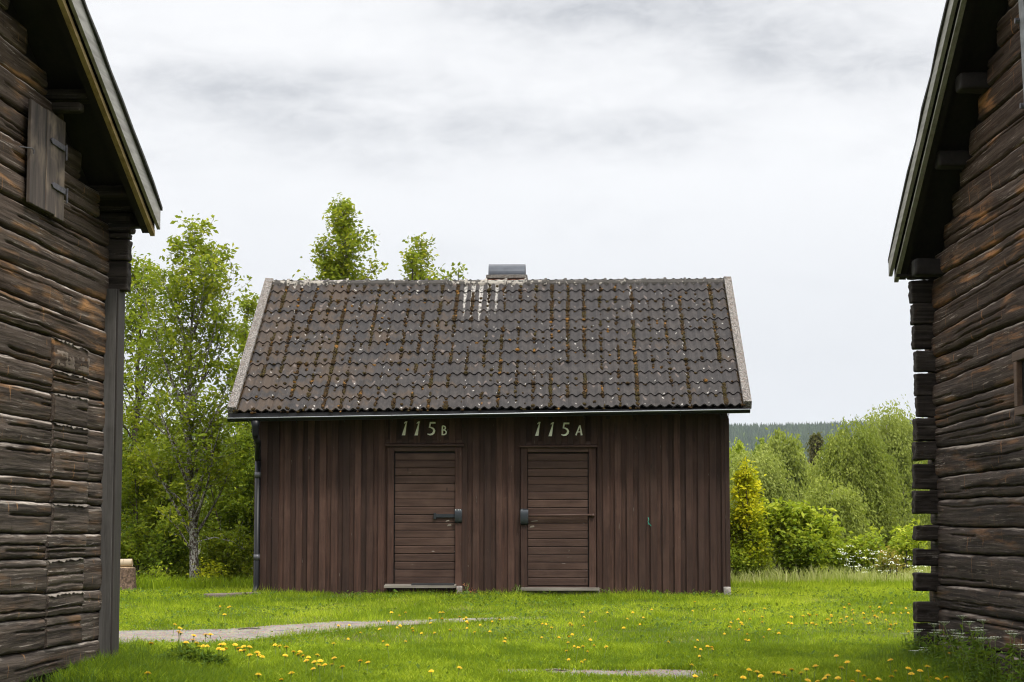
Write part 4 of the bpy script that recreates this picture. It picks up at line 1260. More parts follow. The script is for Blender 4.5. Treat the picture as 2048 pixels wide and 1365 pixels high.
# verges
for x0_, x1_ in ((VL, VL + 0.125), (VR - 0.115, VR)):
    for sgn in (1, -1):
        mb = MB(); n = 26; vs = []
        for i in range(n + 1):
            s_ = -0.03 + (SLN + 0.02) * i / n
            for (xx, hh_) in ((x0_, -0.10), (x0_, 0.075), (x1_, 0.070), (x1_, -0.05)):
                q = roofp(xx, s_, hh_); vs.append((q.x, q.y if sgn > 0 else 5.8 - q.y, q.z))
        fs = [(i * 4 + j, i * 4 + (j + 1) % 4, (i + 1) * 4 + (j + 1) % 4, (i + 1) * 4 + j) for i in range(n) for j in range(4)] + [(0, 1, 2, 3), (4 * n + 3, 4 * n + 2, 4 * n + 1, 4 * n)]
        mb.add(vs, fs); mb.build('verge', M['verge'], shed, fixn=True)
# moss
m, N = newmat('brown_moss')
v, _ = objcoord(N, 0); n = N.noise(v, 60.0, 4.0, 0.7); nb = N.noise(v, 3.0, 3.0, 0.5)
c = N.mix(N.ramp(nb, 0.4, 0.65), (0.060, 0.032, 0.010), (0.062, 0.048, 0.012)); c = N.mix(N.ramp(n, 0.42, 0.66), (0.012, 0.008, 0.004), c); c = N.mix(N.ramp(N.noise(v, 7.0, 2.0, 0.5), 0.62, 0.68), c, (0.15, 0.075, 0.02))
N.out(N.bsdf(c, 0.95, N.bump(n, 0.01, 1.0), spec=0.1)); M['moss'] = m
ico = []
t_ = (1 + 5 ** 0.5) / 2
icv = np.array([(-1, t_, 0), (1, t_, 0), (-1, -t_, 0), (1, -t_, 0), (0, -1, t_), (0, 1, t_), (0, -1, -t_), (0, 1, -t_), (t_, 0, -1), (t_, 0, 1), (-t_, 0, -1), (-t_, 0, 1)]) / math.sqrt(1 + t_ * t_)
icf = np.array([(0, 11, 5), (0, 5, 1), (0, 1, 7), (0, 7, 10), (0, 10, 11), (1, 5, 9), (5, 11, 4), (11, 10, 2), (10, 7, 6), (7, 1, 8), (3, 9, 4), (3, 4, 2), (3, 2, 6), (3, 6, 8), (3, 8, 9), (4, 9, 5), (2, 4, 11), (6, 2, 10), (8, 6, 7), (9, 8, 1)])
mv, mf = [], []
def moss(x_, s_, r_, flat=0.5, elong=1.0, h=-0.012):
    f = (s_ % EXP) / EXP
    q = roofp(x_, s_, h + 0.022 * f)
    A = icv * (1 + 0.35 * (rng.random((12, 1)) - 0.5)) * np.array([r_, r_ * elong, r_ * flat])
    up = (roofp(x_, s_ - 0.1, 0) - roofp(x_, s_, 0)).normalized(); nn_ = Vector((1, 0, 0)).cross(up)
    B = A[:, :1] * np.array([1, 0, 0]) + A[:, 1:2] * np.array(up) + A[:, 2:] * np.array(nn_) + np.array(q)
    mf.append(icf + 12 * len(mv)); mv.append(B)
colw = [R.random() ** 1.6 for _ in range(NC + 1)]
for hot in (5, 12, 18, 19, 23, 28):
    colw[hot] = 1.1
for cidx in range(NC + 1):
    xs_ = TL_ + TW * cidx
    lft_ = 1.0 - cidx / NC
    for r in range(NR_):
        wgt = colw[cidx] * (0.6 + 0.8 * vn(np.array([cidx * 0.7]), np.array([r * 0.45]), 77)[0]) + 0.2 * lft_
        for _ in range(int(34 * wgt * max(0.0, 1.7 * vn(np.array([cidx * 1.3]), np.array([r * 0.9]), 78)[0] - 0.45))):
            moss(xs_ + R.gauss(0.0, 0.015), EXP * r + EXP * R.random(), R.uniform(0.011, 0.028), 0.8, R.uniform(1, 2.4), -0.004)
        if R.random() < 0.18 + 0.3 * lft_:
            moss(xs_ + R.gauss(0, 0.02), EXP * (r + 1) - R.uniform(0.02, 0.09), R.uniform(0.026, 0.048), 0.7, 1.0, 0.0)
        # along the lower lip and in the middle valley
        for half in ((0.0, 0.5) if cidx < NC else ()):
            if R.random() < 0.28 + 0.35 * lft_:
                for _ in range(R.randint(1, 4)):
                    moss(xs_ + TW * half + R.gauss(0, 0.016), EXP * (r + 1) + R.uniform(0.0, 0.03), R.uniform(0.010, 0.026), 0.7, 1.0, -0.004)
            if R.random() < 0.10 + 0.22 * lft_:
                moss(xs_ + TW * half + R.gauss(0, 0.012), EXP * (r + R.random()), R.uniform(0.017, 0.038), 0.6, R.uniform(0.8, 1.5), -0.004)
for _ in range(60):
    moss(TR_ - abs(R.gauss(0, 0.03)), R.uniform(0.6, SLN), R.uniform(0.012, 0.03), 0.6, 1.5)
big = [(0.30, 0.5), (-1.9, 1.25), (-2.6, 0.65)]
for bx, bs in big:
    for _ in range(14):
        moss(bx + R.gauss(0, 0.05), bs + R.gauss(0, 0.03), R.uniform(0.02, 0.04), 0.6, 1.0)
mo = link('moss', fast('moss', np.concatenate(mv), np.concatenate(mf), np.full(20 * len(mv), 3), smooth=True), shed, M['moss']); mo['kind'] = 'stuff'

# fascia, rafters tails hidden in shade, gutter
def gp(x_):     # gutter top-front height follows its fall to the left
    u = (x_ - VL) / (VR - VL); return SL(480, 837.5, EY - 0.06)[1] * (1 - u) + SL(1480, 819.5, EY - 0.06)[1] * u
mb = MB(); mb.prism([(VL + 0.02, gp(VL) - 0.035), (VR - 0.02, gp(VR) - 0.035), (VR - 0.02, 2.625), (VL + 0.02, 2.56)], 'y', EY + 0.02, EY + 0.045); mb.build('fascia_board', M['rubber'], shed, fixn=True)
for i in range(9):
    x_ = XL + 0.1 + i * (XR - XL - 0.2) / 8
    mb = MB(); mb.prism([(EY + 0.05, 2.475), (0.03, 2.66), (0.03, 2.76), (EY + 0.05, 2.54)], 'x', x_ - 0.03, x_ + 0.03); mb.build('rafter', M['darkwood'], shed, fixn=True)
gt = empty('gutter', (0, 0, 0)); gt.parent = shed
GR = 0.058; gy = EY - 0.045
vs, fs = [], []
ng = 12; kk = 10
x_a, x_b = SL(456, 838, gy)[0], SL(1500, 820, gy)[0]
for i in range(ng + 1):
    x_ = x_a + (x_b - x_a) * i / ng
    for j in range(kk + 1):
        a_ = math.pi * (1 + j / kk); vs.append((x_, gy + GR * math.cos(a_) * 1.0, gp(x_) + GR * math.sin(a_) * 0.85))
for i in range(ng):
    for j in range(kk):
        q = i * (kk + 1) + j; fs.append((q, q + 1, q + kk + 2, q + kk + 1))
fs.append(tuple(range(kk + 1))); fs.append(tuple(range(ng * (kk + 1), (ng + 1) * (kk + 1)))[::-1])
mb = MB(); mb.add(vs, fs); mb.build('trough', M['blackmetal'], gt)
mb = MB(); mb.tube([(x_a, gy - GR, gp(x_a)), (x_b, gy - GR, gp(x_b))], 0.0085, 8); mb.build('lip', plain('gutter_lip_highlight', (0.35, 0.36, 0.38), 0.25, 0.7), gt, smooth=True)  # pale glossy grey paints the highlight line along the black gutter's lip
for i in range(11):
    x_ = x_a + 0.3 + i * (x_b - x_a - 0.6) / 10
    mb = MB(); mb.tube([(x_, gy - GR - 0.004, gp(x_) + 0.006), (x_, gy - GR * 0.75, gp(x_) - GR * 0.9), (x_, gy, gp(x_) - GR * 1.32)], 0.006, 5); mb.build('bracket', M['blackmetal'], gt)
dp = empty('downpipe', (0, 0, 0)); dp.parent = shed
xf = SL(511, 850, gy)[0]; xd = SL(515.3, 1000, -0.07)[0]
mb = MB(); zt = gp(xf) - 0.05
mb.tube([(xf, gy, zt + 0.01), (xf, gy, zt - 0.07), (xf, gy, zt - 0.18), (xf + 0.004, gy + 0.015, zt - 0.22)], [0.072, 0.052, 0.046, 0.046], 14); mb.build('outlet', M['blackmetal'], dp, smooth=True)
mb = MB(); mb.tube([(xf + 0.004, gy + 0.015, zt - 0.20), (xf + 0.02, gy + 0.12, zt - 0.30), (xd, -0.12, zt - 0.46), (xd, -0.08, zt - 0.52)], [0.05, 0.043, 0.043, 0.05], 14); mb.build('elbow', M['blackmetal'], dp, smooth=True)
mb = MB(); mb.tube([(xd, -0.08, zt - 0.50), (xd, -0.08, 0.14), (xd - 0.01, -0.12, 0.03), (xd - 0.02, -0.20, -0.02)], [0.041, 0.041, 0.043, 0.048], 14); mb.build('pipe', M['blackmetal'], dp, smooth=True)
for py in (950, 1115):
    z_ = SL(515, py, -0.08)[1]; mb = MB(); mb.tube([(xd, -0.08, z_ - 0.04), (xd, -0.08, z_ + 0.04)], 0.046, 14); mb.build('clamp', plain('pipe_clamp', (0.07, 0.07, 0.08), 0.4, 0.2), dp, smooth=True)

# chimney
ch = empty('chimney', (0, 0, 0)); ch.parent = shed
cy_ = 3.36
c0 = SL(976.5, 550, cy_ - 0.3); c1 = SL(1050, 524, cy_ - 0.3)
sl0, sl1 = SL(972, 557, cy_ - 0.34), SL(1054.5, 549.5, cy_ - 0.34)
mb = MB(); mb.box(sl0[0], sl1[0], cy_ - 0.34, cy_ + 0.34, sl0[1], sl1[1], 0.006); mb.build('cap_slab', M['verge'], ch)
mb = MB(); mb.box(sl0[0] + 0.02, sl1[0] - 0.02, cy_ - 0.3, cy_ + 0.3, 4.2, sl0[1] - 0.004); mb.build('mortar_core', M['mortar'], ch)
zz_ = sl0[1] - 0.006
row = 0
bricks = MB()
while zz_ > 4.72:
    x_ = sl0[0] + 0.006 + (0.12 if row % 2 else 0)
    while x_ < sl1[0] - 0.05:
        x2 = min(x_ + 0.20, sl1[0] - 0.006)
        for (ya, yb) in ((cy_ - 0.312, cy_ - 0.29), (cy_ + 0.29, cy_ + 0.312)):
            mb = MB(); mb.box(x_, x2, ya, yb, zz_ - 0.062, zz_, 0.003)
            mb.build('brick', M['brick'], ch)
        x_ += 0.21
    zz_ -= 0.074; row += 1
# bent sheet hood
vs, fs = [], []
n = 18; rad = c1[1] - c0[1]
for x_ in (c0[0], c1[0]):
    for rr_ in (1.0, 0.965):
        for i in range(n + 1):
            a_ = math.radians(-4 + 188 * i / n)
            vs.append((x_, cy_ + 0.27 * rr_ * math.cos(a_) * -1, c0[1] + rad * rr_ * max(math.sin(a_), -0.03)))
for base_ in (0, n + 1):
    for i in range(n):
        q = base_ + i; fs.append((q, q + 1, q + 1 + 2 * (n + 1), q + 2 * (n + 1)))
for sx in (0, 2 * (n + 1)):
    for i in range(n):
        fs.append((sx + i, sx + i + 1, sx + n + 2 + i, sx + n + 1 + i))
mb = MB(); mb.add(vs, fs); mb.build('hood', M['cowl'], ch, fixn=True)

# small things on and by the shed
a_ = SL(1296, 1038, -0.03)
tw = empty('twine', tuple(MW @ Vector((a_[0], -0.03, a_[1]))), 0, 'bright green twine end hanging from a nail on the shed wall right of door 115A', 'twine')
mb = MB(); mb.tube([(0, 0.005, 0.02), (0.012, -0.012, -0.01), (-0.004, -0.015, -0.04), (0.01, -0.014, -0.065), (0.045, -0.012, -0.105)], 0.0045, 5); mb.build('cord', M['twine'], tw)
mb = MB(); mb.tube([(0.005, -0.012, -0.05), (0.0, -0.016, -0.085)], 0.003, 5); mb.build('loose_end', M['twine'], tw)
a_ = SL(823, 1171.5, -0.2); b_ = SL(908, 1171.5, -0.2)
mb = MB(); zmat = SL(768, 1178, -0.28)[1] + 0.048
mb.prism([(-0.265, zmat + 0.001), (-0.07, zmat + 0.0155), (-0.07, zmat + 0.027), (-0.265, zmat + 0.0125)], 'x', a_[0], b_[0])
mt = mb.build('doormat', M['rubber'], None, fixn=True); mt.matrix_world = MW; tag(mt, 'thin black mat on the grey step below door 115B', 'doormat')
# timber edging lying in the grass by the downpipe
P0 = onground(411, 1197); P1 = onground(519, 1190)
dv = (P1 - P0); ed = empty('timber_edging', tuple(P0), math.atan2(dv.y, dv.x), 'grey squared timber lying in the grass at the foot of the downpipe', 'timber')
rough_box('beam', 0, dv.length, -0.05, 0.05, -0.06, 0.065, 901, 0.004, 0.008, 0.03, ed, M['oldtimber'])

# stump with a birch log on it
P = onground(250, 1182)
stp = empty('chopping_stump', tuple(P), 0, 'rough barked chopping stump beside the grey corner boards of the left barn', 'stump')
def lathe(name, prof_, k, mat, parent, seed, rough=0.0, flip=False):
    vs, fs = [], []
    for i, (r_, z_) in enumerate(prof_):
        for j in range(k):
            a_ = 2 * math.pi * j / k
            rr_ = r_ * (1 + rough * (fbm(np.array([j * 0.9]), np.array([z_ * 6.0]), seed)[0] - 0.5) * (1 if r_ > 0.02 else 0))
            vs.append((rr_ * math.cos(a_), rr_ * math.sin(a_), z_))
    for i in range(len(prof_) - 1):
        for j in range(k):
            fs.append((i * k + j, i * k + (j + 1) % k, (i + 1) * k + (j + 1) % k, (i + 1) * k + j))
    mb = MB(); mb.add(vs, fs); return mb.build(name, mat, parent)
lathe('bark', [(0.21, -0.05), (0.175, 0.04), (0.155, 0.12), (0.148, 0.22), (0.145, 0.33), (0.139, 0.345)], 30, M['barkrough'], stp, 5, 0.35)
lathe('cut_face', [(0.136, 0.338), (0.13, 0.349), (0.0, 0.352)], 30, M['cutwood'], stp, 5, 0.2)
bl_ = empty('birch_log', (P.x - 0.05, P.y, P.z + 0.412), 0, 'peeled pale birch log lying on top of the chopping stump', 'log')
mb = MB(); mb.tube([(-0.36, 0.02, 0.0), (0.0, 0, 0.0), (0.152, -0.01, 0.005)], [0.058, 0.060, 0.057], 16, cap=False); mb.build('bark', M['birchlog'], bl_, smooth=True)
mb = MB(); mb.tube([(-0.361, 0.02, 0.0), (-0.355, 0.02, 0)], 0.056, 16); mb.build('cut_face', M['cutwood'], bl_)
mb = MB(); mb.tube([(0.148, -0.01, 0.005), (0.153, -0.01, 0.005)], 0.055, 16); mb.build('cut_face', M['cutwood'], bl_)

# ------------------------------------------------------------------ vegetation builders
def leaf_quads(P, size, rnd, updir=0.35, aspect=0.55, dirs=None):
    """P (n,3) leaf bases -> folded quads"""
    n = len(P)
    if dirs is None:
        dirs = rng.normal(size=(n, 3)); dirs[:, 2] *= 0.6
    dirs = dirs / np.linalg.norm(dirs, axis=1, keepdims=True)
    up = rng.normal(size=(n, 3)) * (1 - updir) + np.array([0, 0, 1.0]) * (updir * 2.2)
    side = np.cross(dirs, up); side /= np.maximum(np.linalg.norm(side, axis=1, keepdims=True), 1e-6)
    nrm = np.cross(side, dirs)
    L = (size * (0.65 + 0.7 * rng.random(n)))[:, None]
    mid = P + dirs * L * 0.5 - nrm * L * 0.05
    a = P; b = mid + side * L * aspect * 0.5 + nrm * L * 0.10; c = P + dirs * L - nrm * L * 0.12; d_ = mid - side * L * aspect * 0.5 + nrm * L * 0.10
    co = np.stack([a, b, c, d_], 1).reshape(-1, 3)
    F = np.arange(4 * n).reshape(n, 4)
    return co, F, np.repeat(rnd, 4)
def leaves_obj(name, P, size, rnd, mat, parent, **k):
    co, F, at_ = leaf_quads(P, size, rnd, **k)
    return link(name, fast(name, co, F, np.full(len(F), 4), attr=at_), parent, mat)

def curve(a, dir_, L, bend, n=6, wob=0.06):
    pts = [np.array(a, float)]; d_ = np.array(dir_, float); d_ /= np.linalg.norm(d_)
    for i in range(n):
        d_ = d_ + np.array(bend) / n + rng.normal(size=3) * wob
        d_ /= np.linalg.norm(d_)
        pts.append(pts[-1] + d_ * L / n)
    return pts
def broadleaf(name, label, cat, base, H, env, tr, nleaf, lsz, lmat, bark, group=None, t0=0.15, nlimb=34, lean=(0, 0), el=(30, 60), spread=0.07, multistem=1, trunkpts=None, extra_limbs=(), twigs=9, tone=0.0, tkr=1.0, slean=0.14):
    e = empty(name, tuple(base), 0, label, cat, group)
    mb = MB(); cl = []; tn = []
    for st in range(multistem):
        if trunkpts:
            tp = [np.array(q, float) - np.array(base) for q in trunkpts]
        else:
            ox = np.array([0, 0, 0]) if multistem == 1 else np.array([rng.normal() * 0.12, rng.normal() * 0.12, 0])
            lx, ly = lean
            if multistem > 1:
                lx, ly = lean[0] + rng.normal() * slean, lean[1] + rng.normal() * slean
            tp = []; wx = wy = 0
            for i in range(11):
                t = i / 10; wx += rng.normal() * 0.012 * H; wy += rng.normal() * 0.012 * H
                tp.append(ox + np.array([lx * t * H + wx * t, ly * t * H + wy * t, t * H * (1 if st == 0 else rng.uniform(0.85, 1))]))
            tp[0][2] = -0.15
        tpa = np.array(tp); nt = len(tp)
        trr = [tr * (1 - 0.93 * (i / (nt - 1)) ** 0.8) * (1 + 0.3 * max(0, 1 - i * 1.2)) for i in range(nt)]
        mb.tube(tp, trr, 9)
        sl = np.linspace(0, 1, nt)
        nl = nlimb // multistem
        for k in range(nl):
            t = t0 + (1 - t0) * ((k + rng.random()) / nl) ** 0.9
            t = min(t, 0.985)
            p0 = np.array([np.interp(t, sl, tpa[:, j]) for j in range(3)])
            az = k * 2.399 + rng.normal() * 0.3
            el_ = math.radians(rng.uniform(*el) + 18 * t)
            L = env(t) * rng.uniform(0.75, 1.12) / max(0.5, math.cos(el_)) * 0.8
            dr_ = (math.cos(az) * math.cos(el_), math.sin(az) * math.cos(el_), math.sin(el_))
            pts = curve(p0, dr_, L, (0, 0, 0.25), 6)
            r0 = max(0.004, min(trr[min(int(t * nt), nt - 1)] * 0.55, 0.02 * L + 0.004)) * tkr
            mb.tube(pts, [r0 * (1 - 0.85 * i / 6) for i in range(7)], 5, cap=False)
            cl.append((pts, L))
    for pts_ in extra_limbs:
        pts = [np.array(q, float) - np.array(base) for q in pts_[0]]
        mb.tube(pts, [pts_[1] * (1 - 0.75 * i / (len(pts) - 1)) for i in range(len(pts))], 7, cap=False)
        cl.append((pts, sum(np.linalg.norm(pts[i + 1] - pts[i]) for i in range(len(pts) - 1))))
    PP = []; tot = sum(c_[1] for c_ in cl)
    for pts, L in cl:
        nl = max(3, int(nleaf * L / tot)); pa = np.array(pts); q = np.linspace(0, 1, len(pts))
        clump_tone = rng.normal() * 0.13
        nt_ = max(2, int(twigs * (0.5 + L / 2)))
        per = max(1, nl // nt_)
        for k in range(nt_):
            t = 0.22 + 0.78 * rng.random() ** 0.7
            p0 = np.array([np.interp(t, q, pa[:, j]) for j in range(3)])
            d_ = rng.normal(size=3); d_[2] = abs(d_[2]) * 0.7 + 0.1; d_ /= np.linalg.norm(d_)
            l2 = min(L * 0.33, 0.6 * H * 0.12 + 0.12) * rng.uniform(0.6, 1.2)
            tw_ = curve(p0, d_, l2, (0, 0, 0.3), 3, 0.12)
            mb.tube(tw_, [0.0045 * tkr, 0.004 * tkr, 0.003 * tkr, 0.0015 * tkr], 3, cap=False)
            ta = np.array(tw_); tt = rng.random(per) ** 0.8
            pos = np.stack([np.interp(tt * 3, [0, 1, 2, 3], ta[:, j]) for j in range(3)], 1) + rng.normal(size=(per, 3)) * spread
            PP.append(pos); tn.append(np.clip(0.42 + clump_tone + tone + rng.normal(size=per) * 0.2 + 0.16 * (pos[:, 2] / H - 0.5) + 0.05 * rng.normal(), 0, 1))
    mb.build('trunk', bark, e, smooth=True)
    P = np.concatenate(PP); T = np.concatenate(tn)
    leaves_obj('crown', P, lsz, T, lmat, e)
    return e

# ---- the slim tree left of the shed, its trunk and forks taken from the photo
YT = 33.0
def A(px, py, Y=YT):
    return tuple(at(px, py, Y))
bp = Vector(A(392, 1190)); bp.z = gz(bp.x, bp.y) - 0.02
trunk = [tuple(bp)] + [A(388, 1120), A(386, 1050), A(379, 980), A(380, 900), A(376, 830), A(379, 760), A(381, 690), A(384, 640), A(388, 570), A(392, 490)]
limbs = [([A(381, 985), A(368, 950, 32.8), A(350, 912, 32.6), A(335, 860, 32.4), A(312, 800, 32.3)], 0.035),
         ([A(384, 988), A(405, 955, 33.1), A(432, 920, 33.3), A(445, 880, 33.5)], 0.03),
         ([A(388, 1070), A(396, 1030, 33), A(408, 985, 32.9), A(428, 965, 32.8), A(440, 930, 32.8)], 0.03),
         ([A(386, 1105), A(372, 1085, 32.8), A(358, 1060, 32.7), A(330, 1030, 32.5)], 0.025),
         ([A(378, 850), A(352, 790, 33.2), A(330, 720, 33.3), A(300, 650, 33.4), A(285, 560, 33.4)], 0.028),
         ([A(379, 800), A(405, 760, 33.2), A(432, 700, 33.3), A(450, 630, 33.3)], 0.022),
         ([A(392, 1085), A(430, 1075, 32.6), A(470, 1085, 32.4), A(490, 1100, 32.3)], 0.012)]
def env1(t):
    return float(np.interp(t, [0, 0.15, 0.35, 0.6, 0.8, 1.0], [0.95, 1.15, 1.25, 1.1, 0.72, 0.28]))
broadleaf('slender_tree', 'slender lichen-barked tree with airy bright green leaves just left of the shed', 'tree', bp, 6.15, env1, 0.088, 11500, 0.088, M['leaf_alder'], M['bark'], t0=0.14, nlimb=52, trunkpts=trunk, extra_limbs=limbs, spread=0.055)

def px_tree(name, label, px, top, Y, wpx, nleaf, lsz, lmat, bark, zb=None, **k):
    pt = at(px, top, Y)
    zb_ = gz(pt.x, Y) if zb is None else zb
    H = pt.z - zb_
    wv = wpx / 2 / FPX * Y
    kk_ = dict(t0=0.18, nlimb=40); kk_.update(k)
    sh_ = kk_.pop('shape', 'cone')
    prof_ = {'cone': ([0, 0.2, 0.45, 0.75, 1.0], [0.8, 1.15, 1.25, 1.1, 0.30]), 'round': ([0, 0.25, 0.6, 0.85, 1.0], [0.6, 0.95, 1.0, 0.75, 0.3])}[sh_]
    return broadleaf(name, label, 'tree', (pt.x, Y, zb_), H, lambda t: wv * float(np.interp(t, *prof_)), 0.012 * H + 0.02, nleaf, lsz, lmat, bark, **kk_)
GB = 'young trees behind the shed and barn'
px_tree('broadleaf_tree', 'leafy tree showing between the barn corner and the slender tree', 272, 535, 35.5, 150, 7000, 0.085, M['leaf_alder'], M['twig'], group=GB)
px_tree('broadleaf_tree', 'small tree peeking out left of the shed roof verge', 500, 610, 37.0, 120, 6500, 0.085, M['leaf_alder'], M['twig'], group=GB)
px_tree('broadleaf_tree', 'pointed leafy treetop rising above the left part of the shed roof', 678, 440, 37.5, 160, 9500, 0.088, M['leaf_alder'], M['twig'], group=GB, nlimb=60, t0=0.4)
px_tree('broadleaf_tree', 'lower treetop beside the pointed one above the shed roof', 606, 500, 37.0, 105, 4200, 0.085, M['leaf_alder'], M['twig'], group=GB, t0=0.4)
px_tree('broadleaf_tree', 'treetop above the roof just left of the chimney', 846, 505, 37.5, 150, 5200, 0.088, M['leaf_alder'], M['twig'], group=GB, t0=0.4)
px_tree('broadleaf_tree', 'thin twiggy treetop left of the treetop nearest the chimney', 790, 516, 37.2, 70, 2600, 0.085, M['leaf_alder'], M['twig'], group=GB)
px_tree('broadleaf_tree', 'low sprig of leaves over the ridge left of the chimney', 890, 540, 37.4, 50, 1600, 0.085, M['leaf_alder'], M['twig'], group=GB)

# bushes in the shade left of the shed
def bush(label, px, top, Y, wpx, nleaf, lsz, lmat, group, tone=0.0, name='bush', stems=5, **k):
    pt = at(px, top, Y); zb_ = gz(pt.x, Y); H = pt.z - zb_; wv = wpx / 2 / FPX * Y
    kk_ = dict(t0=0.12, nlimb=50, el=(5, 55), spread=0.07)
    kk_.update(k)
    return broadleaf(name, label, 'bush', (pt.x, Y, zb_), H, lambda t: wv * float(np.interp(t, [0, 0.3, 0.7, 1.0], [0.85, 1.0, 0.75, 0.2])), 0.03, nleaf, lsz, lmat, M['twig'], group=group, multistem=stems, tone=tone, **kk_)
GU = 'bushes under the trees left of the shed'
bush('bright leafy bush between the barn corner and the slender trunk', 285, 850, 34.3, 170, 8500, 0.088, M['leaf_alder'], GU)
bush('dense shaded bush right behind the slender trunk', 380, 880, 36.3, 200, 9000, 0.085, M['leaf_dark'], GU)
bush('dark green bush tight against the left end of the shed', 485, 860, 35.2, 150, 8500, 0.085, M['leaf_dark'], GU, 0.05)
bush('low bush at the foot of the slender tree, stump side', 325, 1060, 33.6, 130, 4500, 0.08, M['leaf_dark'], GU, 0.1)
bush('low leafy growth between slender trunk and downpipe', 455, 1090, 33.9, 110, 3800, 0.075, M['leaf_alder'], GU)
bush('deep bush filling the gap behind the stump', 240, 900, 36.8, 160, 7000, 0.085, M['leaf_dark'], GU)
bush('tall dark bush half hidden behind the shed corner', 560, 800, 37.5, 220, 6500, 0.085, M['leaf_dark'], GU)
bush('small yellow-leaved shrub right of the slender trunk foot', 430, 1140, 32.2, 60, 600, 0.06, M['leaf_yellow'], GU, 0.0, stems=3, nlimb=16)
bush('small yellow-green shrub in front of the stump bush', 302, 1135, 32.3, 45, 500, 0.06, M['leaf_lime'], GU, 0.0, stems=3, nlimb=14)
# right of the shed
GRT = 'shrubs along the lawn edge right of the shed'
bush('tall golden-yellow shrub against the right end of the shed', 1494, 938, 33.9, 80, 3300, 0.090, M['leaf_yellow'], GRT, 0.30, stems=4, nlimb=34, el=(45, 80), slean=0.035)
bush('yellow-green shrub mass at the foot of the golden shrub', 1490, 1055, 34.0, 130, 6000, 0.07, M['leaf_yellow'], GRT, -0.2, slean=0.06)
bush('large-leaved lime green bush right of the golden shrub', 1575, 1035, 34.2, 105, 2500, 0.115, M['leaf_lime'], GRT, 0.12, stems=7, nlimb=30, el=(30, 80), spread=0.06)
bush('second large-leaved bush nearer the birches', 1645, 1062, 34.6, 90, 1600, 0.11, M['leaf_lime'], GRT, 0.12, stems=6, nlimb=26, el=(30, 80), spread=0.06)
bush('dark leafy base of the large-leaved bushes', 1592, 1095, 33.9, 100, 2600, 0.10, M['leaf_dark'], GRT, 0.12, nlimb=28)
bush('leafy shoots between the bushes and the storehouse', 1722, 1088, 34.5, 90, 1300, 0.09, M['leaf_lime'], GRT, 0.1, nlimb=24)
bush('yellow-green shoots just left of the storehouse corner', 1800, 1068, 34.8, 80, 1500, 0.09, M['leaf_lime'], GRT, 0.12, nlimb=24)
bush('orange-tinged low shrub beside the storehouse log ends', 1785, 1118, 33.8, 60, 700, 0.07, M['leaf_orange'], GRT, 0.1, nlimb=16)
bush('shadowy low brush at the right foot of the shed', 1478, 1120, 33.6, 70, 2600, 0.06, M['leaf_dark'], GRT, 0.1, nlimb=24)

# ---- birches and other trees down in the valley
def birch(name, label, px, top, bot_z, Y, wpx, lmat, ncl=150, strands=11, nl=13, seed=0, shape=None, dens=1.0, lsz=0.16, drop=(0.5, 1.6), bark=None, group=None, cat='tree', wind=0.25, sub=None):
    pt = at(px, top, Y); H = pt.z - bot_z; wv = wpx / 2 / FPX * Y
    base = (pt.x, Y, bot_z)
    e = empty(name, base, 0, label, cat, group)
    shape = shape or ([0, 0.15, 0.4, 0.75, 0.92, 1.0], [0.45, 0.85, 1.0, 0.78, 0.45, 0.1])
    mb = MB()
    tp = []; wx = 0
    for i in range(12):
        t = i / 11; wx += rng.normal() * 0.12; tp.append((wx * t + 0.2 * math.sin(t * 3 + seed), rng.normal() * 0.1 * t, t * H * 0.9))
    tpa = np.array(tp)
    mb.tube(tp, [0.17 * (1 - 0.92 * i / 11) + 0.01 for i in range(12)], 8)
    PP, TT, DD = [], [], []
    nlob = 26
    per = max(4, ncl // nlob)
    for k in range(nlob):
        t = 0.14 + 0.84 * ((k + rng.random()) / nlob) ** 0.8
        if k == nlob - 1:
            t = 0.955
        lr = max(wv * rng.uniform(0.30, 0.5) * (1.15 - 0.5 * t), min(0.06 * H, 0.5 * wv))
        rr = max(0.0, wv * float(np.interp(t, *shape)) - lr * 0.7) * rng.uniform(0.55, 1.0)
        az = k * 2.399 + rng.normal() * 0.4
        cx_ = np.array([math.cos(az) * rr, math.sin(az) * rr * 0.9, t * H]) + np.array([np.interp(t, np.linspace(0, 1, 12), tpa[:, 0]), 0, 0])
        t2 = max(0.05, t - 0.14); p0 = np.array([np.interp(t2, np.linspace(0, 1, 12), tpa[:, j]) for j in range(3)])
        mid = (p0 + cx_) / 2 + np.array([0, 0, 0.25]); mb.tube([p0, mid, cx_], [0.06, 0.04, 0.02], 5, cap=False)
        ct = rng.normal() * 0.16
        for c_ in range(per):
            dv = rng.normal(size=3); dv[2] = abs(dv[2]) * 0.9 - 0.25; dv /= np.linalg.norm(dv)
            p1 = cx_ + dv * lr * np.array([1.0, 1.0, 1.25]) * rng.uniform(0.75, 1.08)
            for s_ in range(strands):
                cr = 0.10 + 0.16 * lr
                a0 = p1 + rng.normal(size=3) * cr * np.array([1, 1, 0.5])
                L = rng.uniform(*drop) * (0.5 + 0.5 * lr / max(wv * 0.36, 0.1)); u = np.sort(rng.random(nl))
                sway = np.array([wind * rng.uniform(0.3, 1.3) + dv[0] * 0.3 , 0.05 * rng.normal(), -1.0])
                pos = a0 + u[:, None] * L * sway + rng.normal(size=(nl, 3)) * 0.045
                PP.append(pos); DD.append(np.tile(sway, (nl, 1)) + rng.normal(size=(nl, 3)) * 0.5)
                TT.append(np.clip(0.45 + ct + 0.12 * (0.5 - u) + rng.normal(size=nl) * 0.12, 0, 1))
    mb.build('trunk', bark or M['birchbark'], e, smooth=True)
    P = np.concatenate(PP)
    leaves_obj('crown', P, lsz, np.concatenate(TT), lmat, e, dirs=np.concatenate(DD), updir=0.2, aspect=0.5)
    return e
